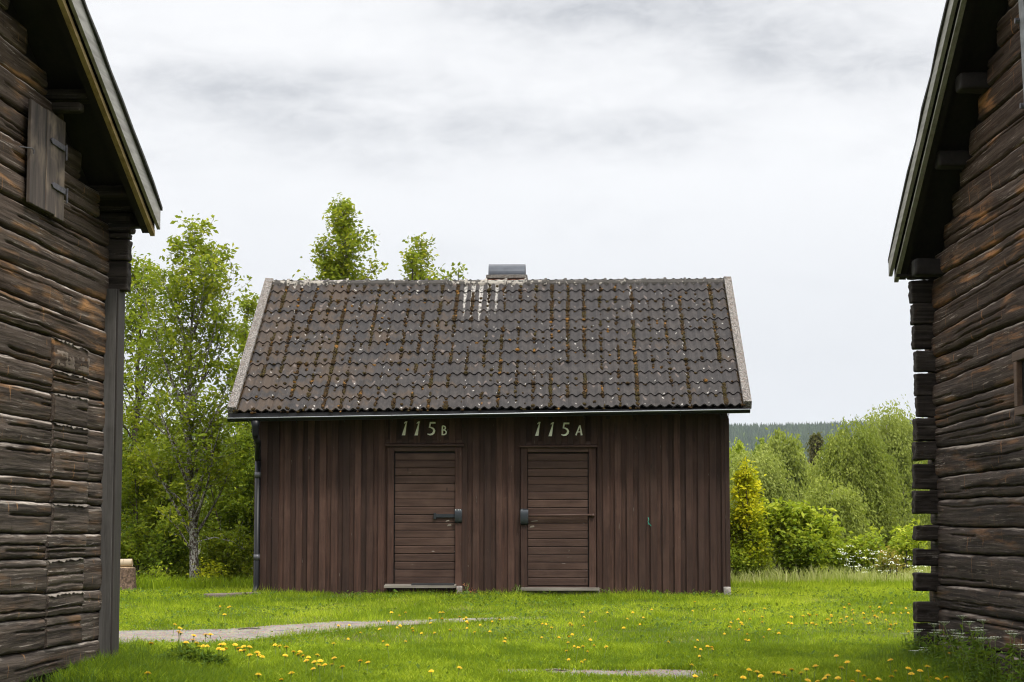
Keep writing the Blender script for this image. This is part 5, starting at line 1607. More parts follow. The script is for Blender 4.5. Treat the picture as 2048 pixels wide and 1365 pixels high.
ZV = lambda px, Y: gz((px - 1024) / FPX * Y, Y)
GBI = 'birches in the hollow beyond the lawn'
def bz(px, Y):
    return ZV(px, Y)
birch('birch_tree', 'big weeping birch with pale forked trunks nearest the storehouse corner', 1712, 855, bz(1712, 62), 62, 200, M['leaf_birch'], 440, 15, 15, 1, lsz=0.095, group=GBI)
birch('birch_tree', 'windblown birch crown rising highest beside the storehouse', 1800, 818, bz(1800, 68), 68, 185, M['leaf_birch_pale'], 400, 14, 14, 2, lsz=0.10, group=GBI)
birch('birch_tree', 'pale drooping birch right behind the golden shrub', 1530, 903, bz(1535, 66), 66, 150, M['leaf_birch_pale'], 400, 14, 14, 3, lsz=0.10, group=GBI)
birch('birch_tree', 'low round birch filling the dip left of the big weeping birch', 1628, 955, bz(1628, 58), 58, 110, M['leaf_birch'], 220, 12, 13, 4, lsz=0.11, group=GBI)
birch('birch_tree', 'birch crown low behind the storehouse log ends', 1885, 850, bz(1885, 60), 60, 160, M['leaf_birch'], 120, 12, 13, 5, lsz=0.115, group=GBI)
birch('birch_tree', 'pale crown touching the right end of the shed', 1468, 905, bz(1465, 72), 72, 120, M['leaf_birch_pale'], 110, 12, 13, 6, lsz=0.125, group=GBI)
birch('birch_tree', 'slim birch in the gap between the domed tree and the big weeping birch', 1640, 905, bz(1640, 78), 78, 110, M['leaf_birch'], 260, 12, 13, 12, lsz=0.12, group=GBI)
GF = 'trees across the valley'
dome = ([0, 0.2, 0.5, 0.8, 0.95, 1.0], [0.7, 0.95, 1.0, 0.8, 0.5, 0.2])
birch('round_tree', 'broad domed tree rising in the middle distance right of the shed', 1568, 862, bz(1568, 115), 115, 125, M['leaf_birch'], 300, 12, 12, 7, dome, lsz=0.24, drop=(0.8, 2.4), group=GF, wind=0.0)
birch('round_tree', 'yellow-green tree just clear of the shed roof corner', 1470, 862, bz(1470, 130), 130, 85, M['leaf_lime'], 90, 12, 11, 8, dome, lsz=0.26, drop=(0.5, 1.5), group=GF, wind=0.0)
birch('spruce_tree', 'narrow brownish dark tree standing against the far ridge', 1626, 846, bz(1626, 180), 180, 20, M['leaf_brown'], 60, 10, 12, 9, lsz=0.3, drop=(0.5, 1.4), group=GF, wind=0.0)
birch('round_tree', 'distant round tree behind the white pole', 1668, 885, bz(1668, 240), 240, 90, M['leaf_dark'], 80, 10, 12, 10, dome, lsz=0.42, drop=(0.5, 2.0), group=GF, wind=0.0)
birch('round_tree', 'distant round tree between domed tree and ridge', 1530, 875, bz(1530, 260), 260, 80, M['leaf_dark'], 80, 10, 12, 11, dome, lsz=0.45, drop=(0.5, 2.0), group=GF, wind=0.0)
# trees screening the valley on the left, glimpsed through the leaves
for i, (px, top, Y, wpx) in enumerate(((250, 850, 75, 190), (400, 845, 85, 170), (520, 860, 70, 170), (330, 815, 120, 130), (140, 850, 80, 200))):
    birch('birch_tree', ('birch beyond the slope, glimpsed behind the barn corner', 'birch glimpsed low behind the slender trunk', 'birch beyond the slope, glimpsed beside the downpipe', 'farther tall birch glimpsed through the slender tree', 'birch beyond the slope hidden mostly by the barn')[i],
          px, top, bz(px, Y), Y, wpx, M['leaf_birch'], 70, 10, 12, 20 + i, lsz=0.22, group=GBI)

# white pole and small roof far off
pp = at(1643.5, 926, 200); q = at(1643.5, 897, 200); zb_ = gz(pp.x, 200)
po = empty('flagpole', (pp.x, 200, zb_), 0, 'thin white pole standing among the far trees', 'pole')
mb = MB(); mb.tube([(0, 0, 0), (0, 0, q.z - zb_)], [0.12, 0.07], 8); mb.build('mast', M['whitepole'], po, smooth=True)
mb = MB(); zk = at(1643.5, 903, 200).z - zb_; mb.box(0.0, 0.28, -0.04, 0.04, zk - 0.05, zk + 0.05); mb.build('crossarm', M['whitepole'], po)
pp = at(1632, 921, 190); zb_ = gz(pp.x, 190)
ho = empty('cottage', (pp.x, 190, zb_), 0.3, 'small pale cottage roof barely showing among the far trees', 'house')
Hh = pp.z - zb_
mb = MB(); mb.box(-2.2, 2.2, -1.5, 1.5, 0, Hh - 0.9); mb.build('wall', M['step'], ho)
mb = MB(); mb.prism([(-2.6, Hh - 1.0), (0, Hh), (2.6, Hh - 1.0), (2.6, Hh - 1.15), (0, Hh - 0.16), (-2.6, Hh - 1.15)], 'y', -1.8, 1.8); mb.build('roof', M['step'], ho, fixn=True)

# ---- far forest on the ridge
nf = 26000
u_ = rng.random(nf)
Yf = 1100 + 2000 * u_ ** 0.75
ang = np.where(rng.random(nf) < 0.55, rng.uniform(0.08, 0.24, nf), rng.uniform(-0.45, 0.55, nf))
Xf = ang * Yf
Zf = ground(Xf, Yf)
k5 = 5; hh = rng.uniform(10, 22, nf); rr = hh * rng.uniform(0.13, 0.22, nf)
dec = rng.random(nf) < 0.18
rr = np.where(dec, rr * 2.2, rr); hh = np.where(dec, hh * 0.75, hh)
th = 2 * np.pi * np.arange(k5) / k5
ring1 = np.stack([Xf[:, None] + rr[:, None] * np.cos(th), Yf[:, None] + rr[:, None] * np.sin(th), np.repeat((Zf + hh * 0.08)[:, None], k5, 1)], -1)
rr2 = np.where(dec, rr * 0.85, rr * 0.55)
ring2 = np.stack([Xf[:, None] + rr2[:, None] * np.cos(th), Yf[:, None] + rr2[:, None] * np.sin(th), np.repeat((Zf + hh * 0.6)[:, None], k5, 1)], -1)
apex = np.stack([Xf, Yf, Zf + hh], -1)[:, None, :]
co = np.concatenate([ring1, ring2, apex], 1)
nv = 2 * k5 + 1
b = (np.arange(nf) * nv)[:, None]
q4 = np.stack([np.stack([b[:, 0] + j, b[:, 0] + (j + 1) % k5, b[:, 0] + k5 + (j + 1) % k5, b[:, 0] + k5 + j], 1) for j in range(k5)], 1).reshape(-1, 4)
t3 = np.stack([np.stack([b[:, 0] + k5 + j, b[:, 0] + k5 + (j + 1) % k5, b[:, 0] + 2 * k5], 1) for j in range(k5)], 1).reshape(-1, 3)
rn = np.clip(rng.random(nf) * 0.75 + np.where(dec, 0.25, 0), 0, 1)
me = fast('forest', co.reshape(-1, 3), np.concatenate([q4.ravel(), t3.ravel()]), np.concatenate([np.full(len(q4), 4), np.full(len(t3), 3)]), attr=np.repeat(rn, nv))
fo = link('forest', me, None, M['forest']); tag(fo, 'dark conifer forest covering the far blue-green ridge', 'forest', None, 'stuff')

# valley woodland between the near birches and the ridge
nf = 2600
Yf = 150 + 900 * rng.random(nf) ** 1.2; Xf = rng.uniform(-0.42, 0.5, nf) * Yf
Zf = ground(Xf, Yf)
PP, TT = [], []
for i in range(nf):
    h_ = rng.uniform(6, 12); n_ = 60 if Yf[i] < 500 else 34
    if abs(Xf[i] / Yf[i] - 0.155) > 0.1 and Yf[i] < 400 and rng.random() < 0.5:
        n_ = 30
    a_ = rng.normal(size=(n_, 3)); a_ /= np.linalg.norm(a_, axis=1, keepdims=True)
    PP.append(np.array([Xf[i], Yf[i], Zf[i] + h_ * 0.5]) + a_ * np.array([h_ * 0.38, h_ * 0.38, h_ * 0.5]) * rng.uniform(0.75, 1.05, (n_, 1)))
    TT.append(np.clip(rng.normal() * 0.22 + 0.4 + rng.normal(size=n_) * 0.1, 0, 1))
P = np.concatenate(PP)
co, F, at_ = leaf_quads(P, 2.0, np.concatenate(TT), updir=0.5, aspect=0.8)
vo = link('woodland', fast('woodland', co, F, np.full(len(F), 4), attr=at_), None, M['leaf_dark']); tag(vo, 'mixed woodland carpeting the valley floor below the ridge', 'woodland', None, 'stuff')

# ------------------------------------------------------------------ grass
def in_footprint(x, y):
    """ground covered by the three buildings"""
    l = MI @ Vector((0, 0, 0))
    c, s_ = math.cos(-YAW), math.sin(-YAW)
    lx = (x - MW.translation.x) * c + (y - MW.translation.y) * s_; ly = -(x - MW.translation.x) * s_ + (y - MW.translation.y) * c
    sh_ = (lx > XL - 0.06) & (lx < XR + 0.03) & (ly > -0.03) & (ly < 5.8)
    out = sh_
    for H in (LH, RH):
        rx, ry = x - H.C.x, y - H.C.y
        a_ = rx * H.d.x + ry * H.d.y; b_ = rx * H.n.x + ry * H.n.y
        out = out | ((a_ > -0.05) & (a_ < 8) & (b_ < 0.03) & (b_ > -7))
    return out
def blades(x, y, h, wd, lean, rnd, seg2=True, bias=(0.0, 0.0)):
    n = len(x); z = ground(x, y) - 0.004
    az = rng.random(n) * 6.283; fa = rng.random(n) * 6.283
    wx, wy = np.cos(fa) * wd / 2, np.sin(fa) * wd / 2
    dx_, dy_ = np.cos(az) * lean * h + bias[0] * h, np.sin(az) * lean * h + bias[1] * h
    b0 = np.stack([x - wx, y - wy, z], 1); b1 = np.stack([x + wx, y + wy, z], 1)
    if not seg2:
        tip = np.stack([x + dx_, y + dy_, z + h * np.sqrt(np.maximum(0.2, 1 - lean ** 2 * 0.5))], 1)
        co = np.stack([b0, b1, tip], 1).reshape(-1, 3)
        return co, np.arange(3 * n), np.full(n, 3), np.repeat(rnd, 3)
    m0 = np.stack([x - wx * .75 + dx_ * .35, y - wy * .75 + dy_ * .35, z + h * .6], 1); m1 = np.stack([x + wx * .75 + dx_ * .35, y + wy * .75 + dy_ * .35, z + h * .6], 1)
    tip = np.stack([x + dx_, y + dy_, z + h * (1 - 0.25 * lean)], 1)
    co = np.stack([b0, b1, m1, m0, tip], 1).reshape(-1, 3)
    b = np.arange(n) * 5
    q = np.stack([b, b + 1, b + 2, b + 3], 1); t = np.stack([b + 3, b + 2, b + 4], 1)
    return co, (q, t), None, np.repeat(rnd, 5)
def grass_obj(name, x, y, h, wd, lean, rnd, mat, seg2, label, bias=(0, 0)):
    r = blades(x, y, h, wd, lean, rnd, seg2, bias)
    if seg2:
        q, t = r[1]; me = fast(name, r[0], np.concatenate([q.ravel(), t.ravel()]), np.concatenate([np.full(len(q), 4), np.full(len(t), 3)]), attr=r[3])
    else:
        me = fast(name, r[0], r[1], r[2], attr=r[3])
    o_ = link(name, me, None, mat); tag(o_, label, 'grass', None, 'stuff'); return o_
def tone_at(x, y):
    return 0.36 + 0.95 * (fbm(x * 0.8, y * 0.55, 31) - 0.5) + 0.9 * (fbm(x * 3.2, y * 2.2, 37) - 0.5) + 0.02 * (y - 22)
# lawn
def scatter(n, x0, x1, y0, y1, inview=True):
    x = rng.uniform(x0, x1, n); y = y0 + (y1 - y0) * rng.random(n)
    if inview:
        keep = (np.abs(x) < y * 0.27 + 0.4)
        keep |= rng.random(n) < 0.12
        x, y = x[keep], y[keep]
    k = ~in_footprint(x, y); x, y = x[k], y[k]
    pm = path_mask(x, y)
    k = rng.random(len(x)) > pm * 0.945
    return x[k], y[k], pm[k]
x, y, pm = scatter(520000, -10.5, 10.5, 20.0, 34.6)
h = (0.022 + 0.075 * np.clip(fbm(x * 1.7, y * 1.7, 41) * 1.6 - 0.3, 0.1, 1.3) * (0.4 + rng.random(len(x))))
h *= (1 - 0.55 * pm) * np.where(rng.random(len(x)) < 0.04, 1.7, 1.0)
edge = np.clip((y - 31.3) / 1.2, 0, 1) * (x > 3); h *= 1 + 0.9 * edge
# longer unmown blades along the shed wall
near_wall = np.clip(1 - np.abs(y - (28.50 - 0.0296 * (x + 0.25))) / 0.18, 0, 1) * (np.abs(x + 0.25) < 3.6); h *= 1 + 0.9 * near_wall * rng.random(len(x))
T = np.clip(tone_at(x, y) + 0.04 + rng.normal(size=len(x)) * 0.28, 0, 1)
grass_obj('lawn_grass', x, y, h, 0.0075 + 0.003 * rng.random(len(x)), rng.uniform(0.2, 1.1, len(x)), T, M['grass'], False, 'short bright green lawn in front of the shed')
x, y, pm = scatter(200000, -6, 6, 15.5, 20.6)
h = 0.05 + 0.075 * fbm(x * 1.4, y * 1.4, 43) * (0.5 + rng.random(len(x)))
side = np.clip((-1.2 - x) / 1.6, 0, 1) * np.clip((19.6 - y) / 1.6, 0, 1) + np.clip((x - 2.4) / 1.2, 0, 1) * np.clip((18.8 - y) / 0.8, 0, 1)
h *= (1 - 0.5 * pm) * (1 + 1.2 * side)
T = np.clip(tone_at(x, y) - 0.04 + rng.normal(size=len(x)) * 0.28, 0, 1)
grass_obj('foreground_grass', x, y, h, 0.007 + 0.003 * rng.random(len(x)), rng.uniform(0.2, 1.0, len(x)), T, M['grass'], True, 'longer green grass between the two log buildings')
# lawn outside the frame on both sides and towards the camera
n = 90000; x = rng.uniform(-13, 13, n); y = rng.uniform(4, 15.6, n); k = ~in_footprint(x, y); x, y = x[k], y[k]
grass_obj('near_grass', x, y, 0.05 + 0.06 * rng.random(len(x)), np.full(len(x), 0.014), rng.uniform(0.2, 1, len(x)), np.clip(tone_at(x, y) + rng.normal(size=len(x)) * 0.17, 0, 1), M['grass'], False, 'rough grass on the ground in front of the log buildings')
# tall pale grass along the drop, right of the shed and left under the bushes
n = 9000; x = rng.uniform(3.2, 8.5, n); y = 32.4 + 2.2 * rng.random(n) ** 0.6
h = rng.uniform(0.10, 0.45, n) * (0.35 + 0.9 * fbm(x * 1.7, y, 66)); T = np.clip(0.68 + rng.normal(size=n) * 0.25, 0, 1)
grass_obj('tall_grass', x, y, h, np.full(n, 0.012), rng.uniform(0.15, 0.6, n), T, M['grass_dry'], True, 'tall pale grass at the lawn edge right of the shed')
n = 9000; x = rng.uniform(-8.5, -3.6, n); y = rng.uniform(29.7, 33.0, n); k = ~in_footprint(x, y) & (y > 29.6 + 0.4 * fbm(x * 2, x * 0, 3)); x, y = x[k], y[k]; n = len(x)
grass_obj('tall_grass', x, y, rng.uniform(0.08, 0.30, n), np.full(n, 0.011), rng.uniform(0.15, 0.7, n), np.clip(0.35 + rng.normal(size=n) * 0.2, 0, 1), M['grass'], True, 'long grass around the stump and the slender tree')
n = 14000; x = np.concatenate([rng.uniform(-3.6, -1.6, n // 2), rng.uniform(3.0, 4.4, n // 2)]); y = rng.uniform(14.6, 18.9, n)
k = ~in_footprint(x, y) & (path_mask(x, y) < 0.3); x, y = x[k], y[k]; n = len(x)
wl = np.where(x < 0, np.clip((-1.5 - x) / 1.4, 0.1, 1) * np.clip((18.7 - y) / 1.0, 0.15, 1), np.clip((x - 2.9) / 0.6, 0.1, 1))
grass_obj('tall_grass', x, y, rng.uniform(0.12, 0.27, n) * wl, np.full(n, 0.008), rng.uniform(0.1, 0.6, n), np.clip(0.2 + rng.normal(size=n) * 0.18, 0, 1), M['weed'], True, 'dark tall grass growing against the two log walls')

n = 60000; x, y, pm = scatter(n, -8, 8, 17.0, 31)
dm = fbm(x * 0.9 + 7, y * 0.7, 61) + 0.35 * path_mask(x, y - 0.25) + 0.35 * path_mask(x, y + 0.25); k = dm > 0.56; x, y = x[k], y[k]; n = len(x)
grass_obj('dry_grass', x, y, rng.uniform(0.02, 0.06, n), np.full(n, 0.009), rng.uniform(0.4, 1.3, n), rng.random(n), M['straw'], False, 'dry straw-coloured blades in the worn parts of the lawn')
# clover and broad-leaved weeds low in the lawn
n = 30000; x, y, pm = scatter(n, -7, 7, 17.2, 30)
cm = fbm(x * 1.1, y * 1.1, 59); k = cm > 0.50; x, y = x[k], y[k]
P = np.stack([x, y, ground(x, y) + rng.uniform(0.02, 0.06, len(x))], 1)
co, F, at_ = leaf_quads(P, 0.045, np.clip(0.35 + rng.normal(size=len(x)) * 0.2, 0, 1), updir=0.8, aspect=0.7)
o_ = link('lawn_weeds', fast('lawn_weeds', co, F, np.full(len(F), 4), attr=at_), None, M['weed']); tag(o_, 'low broad-leaved weeds scattered through the lawn', 'weeds', None, 'stuff')

# low leafy herbs crowding the foot of both log walls
P = []
for (H_, s0_, s1_, wd_, nn_) in ((RH, 0.1, 3.6, 0.42, 15000), (LH, -0.2, 1.0, 0.5, 3000)):
    a_ = rng.uniform(s0_, s1_, nn_); b_ = 0.04 + wd_ * rng.random(nn_) ** 1.3
    x_ = H_.C.x + H_.d.x * a_ + H_.n.x * b_; y_ = H_.C.y + H_.d.y * a_ + H_.n.y * b_
    hh_ = (0.06 + 0.30 * fbm(a_ * 2.5, b_ * 2, 83)) * (1.1 - b_ / (wd_ + 0.1)) * (1.0 if H_ is RH else 0.6)
    P.append(np.stack([x_, y_, ground(x_, y_) + hh_ * rng.random(nn_) ** 0.6], 1))
P = np.concatenate(P)
co, F, at_ = leaf_quads(P, 0.05, np.clip(0.5 + rng.normal(size=len(P)) * 0.28, 0, 1), updir=0.5, aspect=0.5)
o_ = link('wall_herbs', fast('wall_herbs', co, F, np.full(len(F), 4), attr=at_), None, M['weed']); tag(o_, 'dark green herbs crowding the foot of the log walls', 'weeds', None, 'stuff')

# ------------------------------------------------------------------ dandelions
def dand_mesh(hgt, r_, seed, lean, split=False):
    rr_ = random.Random(seed)
    st = MB(); hd = MB()
    tipx, tipy = lean * math.cos(seed), lean * math.sin(seed)
    st.tube([(0, 0, -0.01), (tipx * 0.3, tipy * 0.3, hgt * 0.5), (tipx, tipy, hgt - 0.006)], [0.0028, 0.0026, 0.0024], 5, cap=False)
    st.tube([(tipx, tipy, hgt - 0.018), (tipx, tipy, hgt - 0.008), (tipx, tipy, hgt + 0.002)], [0.003, 0.008, 0.010], 6, cap=False)
    tz = rr_.uniform(-0.3, 0.3); tw_ = rr_.uniform(0, 6.28)
    def pt(rad, ang_, z_):
        x_, y_ = rad * math.cos(ang_), rad * math.sin(ang_)
        z_ = z_ + (x_ * math.cos(tw_) + y_ * math.sin(tw_)) * tz
        return (tipx + x_, tipy + y_, hgt + z_)
    for ring, (ra, za, zb2, n_) in enumerate(((1.0, 0.002, 0.006, 15), (0.75, 0.008, 0.012, 13), (0.48, 0.013, 0.017, 10))):
        for j in range(n_):
            a_ = 2 * math.pi * (j + 0.5 * ring) / n_; w2 = math.pi / n_ * 1.05
            L_ = r_ * ra * rr_.uniform(0.88, 1.1)
            hd.add([pt(r_ * 0.08, a_, za * 0.9 + 0.002), pt(L_ * 0.8, a_ - w2, zb2 - 0.003), pt(L_, a_, za - 0.002), pt(L_ * 0.8, a_ + w2, zb2 - 0.003)], [(0, 1, 2, 3)])
    if split:
        return st, hd
    k = len(st.v); st.v += hd.v; st.f += [tuple(i + k for i in f_) for f_ in hd.f]; st.mi += [1] * len(hd.f)
    return st
joined = []
for i in range(6):
    mb = dand_mesh(0.075 + 0.02 * i, 0.021 + 0.0012 * i, i, 0.01 + 0.004 * i)
    me = bpy.data.meshes.new('dandelion'); me.from_pydata(mb.v, [], mb.f); me.polygons.foreach_set('material_index', mb.mi); me.materials.append(M['stemgreen']); me.materials.append(M['yellow']); me.update()
    joined.append((me, 0.075 + 0.02 * i))
sepd = []
for i in range(5):
    hgt = 0.13 + 0.028 * i
    s_, h_ = dand_mesh(hgt, 0.026 + 0.001 * i, 20 + i, 0.02, True)
    ms = bpy.data.meshes.new('stem'); ms.from_pydata(s_.v, [], s_.f); ms.materials.append(M['stemgreen']); ms.update()
    mh = bpy.data.meshes.new('flower_head'); mh.from_pydata(h_.v, [], h_.f); mh.materials.append(M['yellow']); mh.update()
    sepd.append((ms, mh, hgt))
GD = 'dandelions in the grass'
def spot(px, py):
    col_ = ('left of door 115B' if px < 780 else 'in line with door 115B' if px < 925 else 'between the two doors' if px < 1040 else 'in line with door 115A' if px < 1195 else 'before the right half of the shed' if px < 1330
            else 'before the right shed corner' if px < 1480 else 'just right of the shed corner' if px < 1600 else 'midway from shed to storehouse' if px < 1720 else 'near the storehouse corner')
    row_ = 'far up the lawn' if py < 1226 else 'in the upper lawn' if py < 1244 else 'in mid lawn' if py < 1264 else 'in the nearer lawn' if py < 1290 else 'low in the picture'
    return 'small yellow dandelion ' + row_ + ', ' + col_
def dandelion(px, py, near, label):
    if not near:
        label = spot(px, py)
    if near:
        ms, mh, hgt = R.choice(sepd)
    else:
        me, hgt = R.choice(joined)
    P = onground(px, py, hgt)
    if in_footprint(np.array([P.x]), np.array([P.y]))[0]:
        P.y -= 0.0
    z_ = gz(P.x, P.y); sc = R.uniform(0.65, 0.95)
    if near:
        e = empty('dandelion', (P.x, P.y, z_), R.uniform(0, 6.28), label, 'dandelion', GD)
        for nm, mm_ in (('stem', ms), ('flower_head', mh)):
            o_ = bpy.data.objects.new(nm, mm_); COL.objects.link(o_); o_.parent = e
    else:
        o_ = bpy.data.objects.new('dandelion', me); COL.objects.link(o_); o_.location = (P.x, P.y, z_); o_.rotation_euler = (0, 0, R.uniform(0, 6.28)); o_.scale = (sc, sc, 1)
        tag(o_, label, 'dandelion', GD)
for px, py in ((346, 1250), (359, 1257), (356, 1264), (364, 1267), (385, 1272), (376, 1286), (388, 1281), (389, 1287), (412, 1270), (420, 1270), (298, 1288), (397, 1294), (410, 1293), (419, 1293), (437, 1290), (451, 1289),
               (435, 1298), (441, 1300), (447, 1299), (473, 1290), (475, 1298), (491, 1294), (497, 1295), (484, 1302), (492, 1302), (514, 1306), (518, 1311), (523, 1314), (495, 1311)):
    dandelion(px, py, True, 'yellow dandelion in the dense cluster beside the gravel track near the barn corner')
for px, py in ((552, 1291), (563, 1293), (575, 1295), (586, 1305), (598, 1304), (599, 1310), (567, 1312), (609, 1313), (617, 1315), (612, 1322), (631, 1311), (644, 1322), (668, 1317), (716, 1323), (642, 1331), (648, 1331), (624, 1339), (660, 1330), (685, 1335), (632, 1325), (734, 1326)):
    dandelion(px, py, True, 'yellow dandelion in the loose row right of the dense cluster, near the bottom edge')
for px, py in ((297, 1347), (522, 1350), (578, 1347), (565, 1361), (864, 1343), (915, 1336)):
    dandelion(px, py, True, 'lone yellow dandelion low in the long grass at the bottom edge')
for px, py in ((1781, 1321), (1813, 1338), (1794, 1344), (1843, 1343), (1821, 1349), (1859, 1357), (1873, 1359), (1850, 1363), (1780, 1354), (1725, 1353), (1714, 1344), (1757, 1359), (1735, 1362)):
    dandelion(px, py, True, 'large yellow dandelion at the foot of the storehouse corner')
for px, py in ((1897, 1356), (1900, 1308), (1990, 1308), (2013, 1336), (1911, 1318), (1860, 1334), (2040, 1352)):
    dandelion(px, py, True, 'yellow dandelion among the dark weeds against the storehouse wall')
for px, py in ((1482, 1356), (1496, 1340), (1519, 1345), (1550, 1346), (1561, 1347), (1588, 1341), (1598, 1347), (1616, 1340), (1626, 1333), (1650, 1352), (1654, 1358), (1671, 1357), (1684, 1337), (1691, 1325), (1674, 1313), (1700, 1364), (1526, 1353), (1572, 1352), (1612, 1362), (1640, 1364), (1426, 1352), (1388, 1353)):
    dandelion(px, py, True, 'yellow dandelion in the foreground right of the lower gravel strip')
cen_ = [(1700, 1240), (1640, 1228), (1760, 1232), (1590, 1245), (1810, 1238), (1520, 1262), (1470, 1235), (1400, 1220), (1385, 1300), (1730, 1215)]
for _ in range(84):
    q_ = R.choice(cen_); px, py = q_[0] + R.gauss(0, 38), q_[1] + R.gauss(0, 12)
    if px > 1828 or py < 1200:
        px, py = R.uniform(1320, 1820), R.uniform(1205, 1300)
    dandelion(px, py, False, 'small yellow dandelion in the lawn between shed and storehouse')
for _ in range(58):
    q_ = R.choice([(1010, 1262), (1120, 1240), (1060, 1290), (945, 1240), (850, 1245), (1220, 1255), (1300, 1240), (1170, 1300)]); px, py = q_[0] + R.gauss(0, 42), max(1226, q_[1] + R.gauss(0, 16))
    dandelion(px, py, False, 'small yellow dandelion in the middle lawn in front of the doors')
for _ in range(14):
    px, py = R.uniform(640, 860), R.uniform(1243, 1300)
    dandelion(px, py, False, 'small yellow dandelion along the end of the gravel track')
for _ in range(5):
    dandelion(R.uniform(430, 520), R.uniform(1196, 1232), False, 'small yellow dandelion in the lawn before the timber edging')

# ------------------------------------------------------------------ weeds against the walls
def weed(name, label, cat, group, px, py_top, Y, seed, umbel=True, nl=70, mat=None, lsz=0.05, cut=True):
    r0 = np.random.default_rng(seed)
    pt = at(px, py_top, Y); zb_ = gz(pt.x, Y); H = pt.z - zb_
    e = empty(name, (pt.x, Y, zb_), 0, label, cat, group)
    mb = MB(); P, T = [], []
    for s_ in range(3 if umbel else 4):
        tx, ty = r0.normal() * 0.10, r0.normal() * 0.08; hh_ = H * r0.uniform(0.75, 1.0) if s_ else H
        if s_ == 0:
            tx = ty = 0
        st = [(0, 0, -0.02), (tx * 0.3, ty * 0.3, hh_ * 0.4), (tx * 0.7, ty * 0.7, hh_ * 0.75), (tx, ty, hh_ * 0.95)]
        mb.tube(st, [0.005, 0.004, 0.003, 0.002], 5, cap=False)
        if umbel:
            fl = MB()
            for q in range(9):
                a_ = q * 0.7 + s_; rad = 0.045 * (0.4 + 0.6 * (q % 3) / 2)
                end = (tx + rad * math.cos(a_), ty + rad * math.sin(a_), hh_ * 0.95 + 0.03)
                mb.tube([(tx, ty, hh_ * 0.95), end], 0.0012, 3, cap=False)
                for _ in range(4):
                    ox, oy = r0.normal() * 0.006, r0.normal() * 0.006; w_ = 0.0045
                    fl.add([(end[0] + ox - w_, end[1] + oy, end[2]), (end[0] + ox, end[1] + oy - w_, end[2] + 0.002), (end[0] + ox + w_, end[1] + oy, end[2]), (end[0] + ox, end[1] + oy + w_, end[2] + 0.003)], [(0, 1, 2, 3)])
        if umbel:
            fl.build('flower_head', M['white_flower'], e)
        n_ = nl // 3
        t = r0.random(n_) ** 1.1 * 0.85
        sa = np.array(st); base_ = np.stack([np.interp(t, [0, 0.4, 0.75, 0.95], sa[:, j]) for j in range(3)], 1)
        P.append(base_ + r0.normal(size=(n_, 3)) * np.array([0.075, 0.06, 0.03]) * (1.25 - t)[:, None]); T.append(np.clip(0.4 + r0.normal(size=n_) * 0.25, 0, 1))
    mb.build('stem', M['stemgreen'], e)
    leaves_obj('foliage', np.concatenate(P), lsz, np.concatenate(T), mat or M['weed'], e, aspect=0.35)
GW = 'cow parsley against the storehouse wall'
for i, (px, py, Y) in enumerate(((1868, 1250, 17.9), (1838, 1262, 18.1), (1925, 1232, 17.4), (1953, 1262, 17.2), (1905, 1262, 17.6), (1990, 1275, 16.9), (2020, 1262, 16.7), (2040, 1290, 16.5), (1966, 1240, 17.0), (1850, 1300, 17.9))):
    weed('cow_parsley', ('cow parsley in front of the storehouse corner log ends', 'leftmost cow parsley by the storehouse corner', 'tallest cow parsley against the storehouse wall', 'cow parsley right of the tallest one', 'cow parsley between corner and tallest one',
         'cow parsley below the storehouse window side', 'second cow parsley from the right edge', 'cow parsley at the right edge of the view', 'thin cow parsley in the middle of the storehouse wall', 'short cow parsley at the corner foot')[i], 'wild plant', GW, px, py, 3.76 * FPX / (px - 1024), 50 + i, True, 420, lsz=0.05)
GL = 'leafy weeds at the bottom left'
for i, (px, py, Y) in enumerate(((362, 1288, 17.6), (378, 1298, 17.5), (416, 1300, 17.5), (280, 1318, 17.3), (330, 1310, 17.3), (262, 1300, 17.5))):
    weed('leafy_weed', ('tall leafy weed below the topmost dandelions', 'leafy weed just right of the tall one', 'leafy weed at the right end of the weed clump', 'low dark fern-like weed by the corner boards', 'dark feathery weed in the middle of the clump', 'weed closest to the barn corner')[i], 'weed', GL, px, py, Y, 80 + i, False, 560, lsz=0.065)
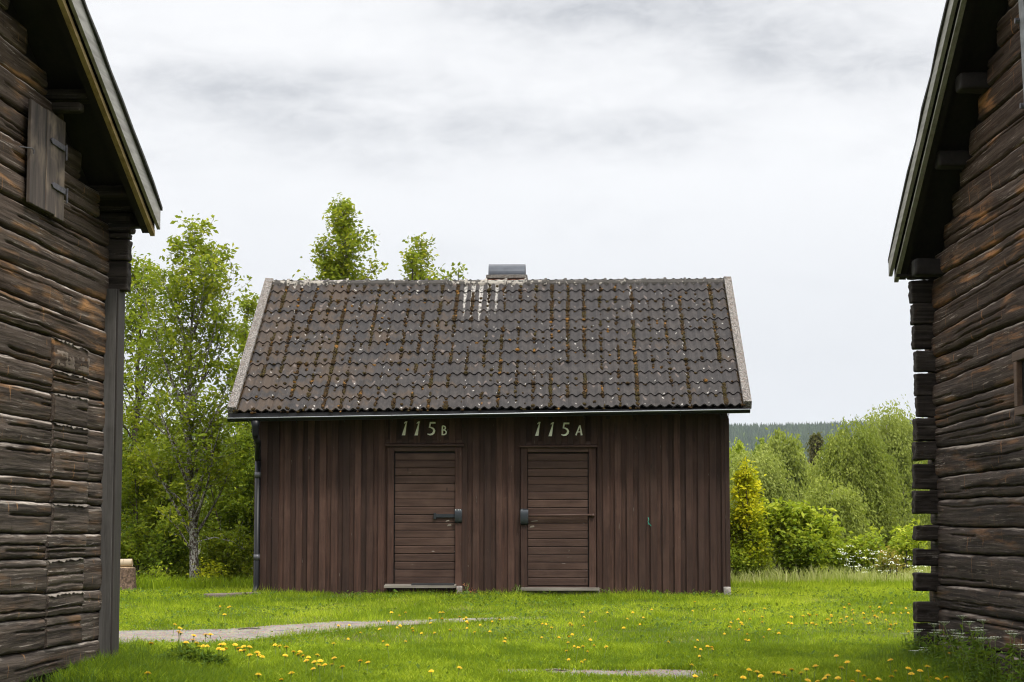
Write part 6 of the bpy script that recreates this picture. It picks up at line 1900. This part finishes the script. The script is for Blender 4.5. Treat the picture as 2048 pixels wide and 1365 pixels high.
# white-flowering plants at the lawn edge
n = 85; x = rng.uniform(5.45, 6.95, n); y = rng.uniform(33.0, 34.0, n)
fl = MB(); st = MB()
for i in range(n):
    z_ = gz(x[i], y[i]); h_ = rng.uniform(0.2, 0.62) * (1.1 - 0.25 * (x[i] - 5.55))
    if i % 3 == 0:
        st.tube([(x[i], y[i], z_), (x[i] + 0.02, y[i], z_ + h_)], 0.003, 3, cap=False)
    for _ in range(5):
        ox, oy, oz = rng.normal(size=3) * np.array([0.025, 0.025, 0.008]); w_ = 0.007
        fl.add([(x[i] + ox - w_, y[i] + oy, z_ + h_ + oz), (x[i] + ox, y[i] + oy - w_, z_ + h_ + oz - 0.004), (x[i] + ox + w_, y[i] + oy, z_ + h_ + oz), (x[i] + ox, y[i] + oy + w_, z_ + h_ + oz + 0.006)], [(0, 1, 2, 3)])
wp = empty('cow_parsley_bank', (6.2, 33.5, 0), 0); wp.location = (0, 0, 0); tag(wp, 'bank of white-flowering cow parsley at the lawn edge left of the storehouse', 'wild plants', None, 'stuff')
fo_ = fl.build('flower_head', M['white_flower'], wp); so_ = st.build('stem', M['stemgreen'], wp)
fo_['kind'] = 'stuff'; so_['kind'] = 'stuff'
# a red-brown seedling by the wall between the doors, and green ones
for i, (px, py, lab, mt_) in enumerate(((934, 1163, 'red-brown withered seedling against the shed wall right of door 115B', 'rustleaf'), (1034, 1168, 'green seedling at the left foot of door 115A', 'weed'), (1219, 1175, 'small green seedling right of the step of door 115A', 'weed'))):
    yw = 28.45
    weed('seedling', lab, 'seedling', None, px, py, yw, 120 + i, False, 40, M[mt_], 0.035)
# twigs on the gravel
for i, (px, py) in enumerate(((498, 1262), (1110, 1347))):
    P = onground(px, py); e = empty('twig', (P.x, P.y, P.z + 0.02), 0.3, ('short dark twig lying on the upper gravel track', 'dark twig lying on the lower gravel strip')[i], 'twig')
    mb = MB(); mb.tube([(-0.12, 0, 0), (0, 0.02, 0.01), (0.13, -0.01, 0)], [0.006, 0.007, 0.003], 5); mb.build('stick', M['twig'], e)

# ------------------------------------------------------------------ air
mb = MB(); mb.box(-6500, 6500, -120, 5900, -40, 330)
hz = mb.build('haze', None, None); hz.data.materials.clear()
m = bpy.data.materials.new('thin_haze'); m.use_nodes = True; N = NT(m.node_tree)
pv = N.add('ShaderNodeVolumePrincipled', {'Color': (0.86, 0.92, 1.0, 1), 'Density': 0.00007, 'Anisotropy': 0.3})
N.add('ShaderNodeOutputMaterial', {'Volume': pv.outputs[0]}); hz.data.materials.append(m)
pass
tag(hz, 'thin bluish air over the valley and the far ridge', 'haze', None, 'stuff')
